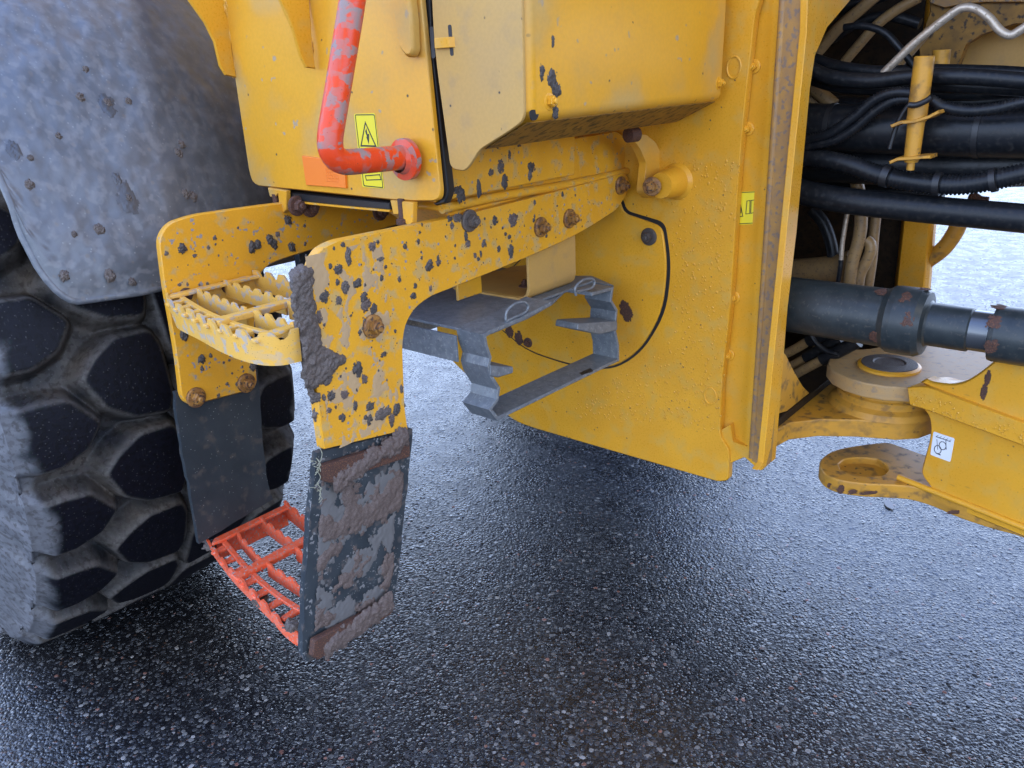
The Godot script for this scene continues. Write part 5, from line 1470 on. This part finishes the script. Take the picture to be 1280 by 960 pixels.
# ---------------------------------------------------------------- hoses through the joint
func build_hoses() -> void:
	pipe("thick_hose", p3([2, 1.309, -0.863, 2, 1.304, -0.773, 2, 1.296, -0.53, 2, 1.294, -0.314, 2, 1.303, -0.13]), 0.053, M.hose, null, "thickest black hose, upper one of the pair", 24)
	pipe("thick_hose", p3([2.07, 1.216, -0.887, 2.07, 1.212, -0.793, 2.07, 1.213, -0.539, 2.07, 1.221, -0.315, 2.07, 1.243, -0.125]), 0.046, M.hose, null, "second thick black hose below the thickest one", 24)
	hose("corrugated_hose", p3([1.93, 1.255, -0.78, 1.93, 1.241, -0.744, 1.93, 1.237, -0.693, 1.93, 1.225, -0.629, 1.93, 1.206, -0.566, 1.93, 1.195, -0.498, 1.93, 1.191, -0.434, 1.93, 1.197, -0.374, 1.93, 1.22, -0.291, 1.93, 1.265, -0.142]), 0.0215, M.hose, 0.0075, 0.003, null, "sagging corrugated black hose under the thick hoses")
	pipe("smooth_hose", p3([1.95, 1.164, -0.771, 1.95, 1.153, -0.721, 1.95, 1.143, -0.636, 1.95, 1.135, -0.48, 1.95, 1.128, -0.28, 1.95, 1.122, -0.093]), 0.030, M.hose, null, "lowest smooth black hose crossing the gap", 20)
	pipe("slim_hose", p3([1.96, 1.459, -0.808, 1.96, 1.433, -0.755, 1.96, 1.412, -0.702, 1.96, 1.403, -0.614, 1.96, 1.409, -0.533, 1.96, 1.405, -0.425, 1.96, 1.394, -0.323, 1.96, 1.374, -0.14]), 0.0165, M.hose)
	pipe("slim_hose", p3([2, 1.438, -0.823, 2, 1.415, -0.769, 2, 1.394, -0.697, 2, 1.388, -0.608, 2, 1.392, -0.526, 2, 1.387, -0.431, 2, 1.379, -0.328, 2, 1.363, -0.142]), 0.0165, M.hose)
	pipe("slim_hose", p3([2.03, 1.382, -0.634, 2.03, 1.377, -0.532, 2.03, 1.371, -0.435, 2.03, 1.374, -0.332, 2.03, 1.377, -0.147]), 0.016, M.hose)
	pipe("slim_hose", p3([2.05, 1.368, -0.639, 2.05, 1.359, -0.535, 2.05, 1.352, -0.437, 2.05, 1.359, -0.333, 2.05, 1.364, -0.146]), 0.016, M.hose)
	hose("corrugated_hose", p3([1.92, 1.263, -0.776, 1.92, 1.278, -0.743, 1.92, 1.293, -0.686, 1.92, 1.327, -0.636, 1.92, 1.362, -0.597, 1.92, 1.377, -0.563, 1.92, 1.378, -0.526, 1.92, 1.368, -0.501]), 0.012, M.hose, 0.006, 0.002)
	hose("corrugated_hose", p3([1.925, 1.248, -0.777, 1.925, 1.263, -0.744, 1.925, 1.278, -0.677, 1.925, 1.306, -0.63, 1.925, 1.343, -0.588, 1.925, 1.362, -0.553, 1.925, 1.365, -0.518]), 0.012, M.hose, 0.006, 0.002)
	hose("corrugated_hose", p3([1.93, 1.369, -0.504, 1.93, 1.361, -0.48, 1.93, 1.348, -0.455, 1.93, 1.34, -0.409, 1.93, 1.344, -0.359, 1.93, 1.355, -0.312, 1.93, 1.385, -0.164]), 0.0125, M.hose, 0.006, 0.002)
	pipe("slim_hose", p3([2.06, 1.478, -0.851, 2.06, 1.457, -0.796, 2.06, 1.433, -0.722, 2.06, 1.419, -0.63, 2.06, 1.419, -0.545, 2.06, 1.414, -0.448, 2.06, 1.405, -0.342, 2.06, 1.381, -0.15]), 0.014, M.hose)
	pipe("slim_hose", p3([2.1, 1.348, -0.662, 2.1, 1.339, -0.545, 2.1, 1.332, -0.445, 2.1, 1.337, -0.338, 2.1, 1.344, -0.146]), 0.016, M.hose)
	pipe("slim_hose", p3([2.14, 1.368, -0.865, 2.14, 1.351, -0.781, 2.14, 1.342, -0.683, 2.14, 1.331, -0.608]), 0.018, M.hose)
	pipe("slim_hose", p3([2.16, 1.157, -0.834, 2.16, 1.146, -0.749, 2.16, 1.138, -0.668, 2.16, 1.139, -0.573, 2.16, 1.138, -0.483]), 0.017, M.hose)
	pipe("slim_hose", p3([2.2, 1.075, -0.81, 2.2, 1.039, -0.774, 2.2, 0.977, -0.747, 2.2, 0.901, -0.735, 2.2, 0.8, -0.73]), 0.016, M.hose)
	pipe("slim_hose", p3([2.2, 1.518, -0.856, 2.2, 1.553, -0.822, 2.2, 1.57, -0.765, 2.2, 1.587, -0.692, 2.2, 1.621, -0.608]), 0.016, M.hose)
	pipe("slim_hose", p3([2.22, 1.481, -0.868, 2.22, 1.5, -0.805, 2.22, 1.53, -0.749, 2.22, 1.542, -0.675, 2.22, 1.52, -0.6]), 0.013, M.hose)
	for q in [p3([1.925, 1.207, -0.559, 1.925, 1.204, -0.544]), p3([1.925, 1.193, -0.452, 1.925, 1.193, -0.439]), p3([1.925, 1.204, -0.347, 1.925, 1.207, -0.336])]:
		var band := MB.new()
		tube(band, q, 0.0245, 16)
		obj("hose_band", band, M.black)
	for q in [[Vector3(2, 1.302, -0.706), 0.0545], [Vector3(2, 1.294, -0.395), 0.0545]]:
		turned("hose_clamp", q[0] - Vector3(0, 0, 0.006), Vector3(0, 0, 1), p2([q[1] - 0.004, 0, q[1], 0.001, q[1], 0.012, q[1] - 0.004, 0.013]), M.black)
	var tie := MB.new()
	tube(tie, smooth(p3([1.9, 1.37, -0.499, 1.9, 1.35, -0.519, 1.9, 1.317, -0.534, 1.9, 1.266, -0.544])), 0.005, 8)
	obj("cable_tie", tie, M.black)
	# clamp post holding the hoses
	var a: Vector3 = Vector3(1.9, 1.449, -0.497)
	var b: Vector3 = Vector3(1.9, 1.239, -0.497)
	var d := (b - a).normalized()
	var L := a.distance_to(b)
	var post := turned("clamp_post", a, d, p2([0.013, 0.004, 0.017, 0, 0.0195, 0.002, 0.0195, L * 0.60, 0.017, L * 0.61, 0.0155, L * 0.97, 0.013, L, 0.008, L + 0.001, 0.008, L + 0.016, 0, L + 0.017]), M.yellow_soiled, null, "yellow clamp post standing before the hoses", 20)
	for q in [[Vector3(1.9, 1.323, -0.496), 0.045, 0.3], [Vector3(1.9, 1.249, -0.495), 0.040, 0.0]]:
		var mb := MB.new()
		ribbon(mb, "x", PackedVector2Array([Vector2(q[0].z - q[1], q[0].y - 0.010), Vector2(q[0].z - q[1] * 0.6, q[0].y - 0.002), Vector2(q[0].z, q[0].y), Vector2(q[0].z + q[1] * 0.6, q[0].y + 0.003 + q[2] * 0.02), Vector2(q[0].z + q[1], q[0].y + 0.004 + q[2] * 0.05)]), 0.007, q[0].x - 0.022, q[0].x + 0.03)
		obj("clamp_plate", mb, M.yellow_soiled, post)
	var tb := MB.new()
	tube(tb, smooth(p3([1.875, 1.356, -0.509, 1.875, 1.356, -0.494, 1.875, 1.364, -0.476, 1.875, 1.371, -0.468])), 0.006, 8)
	obj("cable_tie", tb, M.black, post)
	turned("clamp_post", Vector3(2.1, 1.46, -0.515), Vector3(0.02, -1, 0), p2([0.012, 0.003, 0.019, 0, 0.019, 0.16]), M.yellow_soiled, null, "shorter yellow post behind the slim hoses", 16)
	pipe("bare_pipe", p3([1.98, 1.417, -0.599, 1.98, 1.442, -0.575, 1.98, 1.472, -0.546, 1.98, 1.501, -0.511, 1.98, 1.528, -0.476, 1.98, 1.537, -0.458, 1.98, 1.533, -0.433, 1.98, 1.515, -0.407, 1.98, 1.493, -0.387, 1.98, 1.482, -0.371, 1.98, 1.481, -0.36, 1.98, 1.489, -0.347, 1.98, 1.501, -0.33]), 0.0085, M.pipe_light, null, "bare bent steel pipe above the hoses")

# ---------------------------------------------------------------- small things
func build_small() -> void:
	var side := loader.get_node("corner_post")
	var lab := plate("manual_label", "x", fil(p2([-0.832, 1.176, -0.781, 1.181, -0.777, 1.177, -0.78, 1.11, -0.785, 1.106, -0.832, 1.1]), 0.003), 1.7725, 1.7742, M.label, side, 0.0002)
	var ink := MB.new()
	outline(ink, fil(p2([-0.833, 1.175, -0.781, 1.18, -0.778, 1.177, -0.781, 1.111, -0.784, 1.108, -0.833, 1.102]), 0.003), 0.0016, 1.7722, 1.7726)
	for q in [p2([-0.804, 1.158, -0.795, 1.16, -0.794, 1.129, -0.805, 1.127]), p2([-0.794, 1.16, -0.783, 1.162, -0.784, 1.132, -0.793, 1.129])]: outline(ink, q, 0.0016, 1.7721, 1.7726)
	outline(ink, p2([-0.82, 1.159, -0.81, 1.122, -0.832, 1.116]), 0.0018, 1.7721, 1.7726)
	slab(ink, "x", p2([-0.818, 1.143, -0.816, 1.143, -0.815, 1.129, -0.817, 1.129]), 1.7721, 1.7726, 0.0001)
	obj("manual_symbol", ink, M.ink, side)
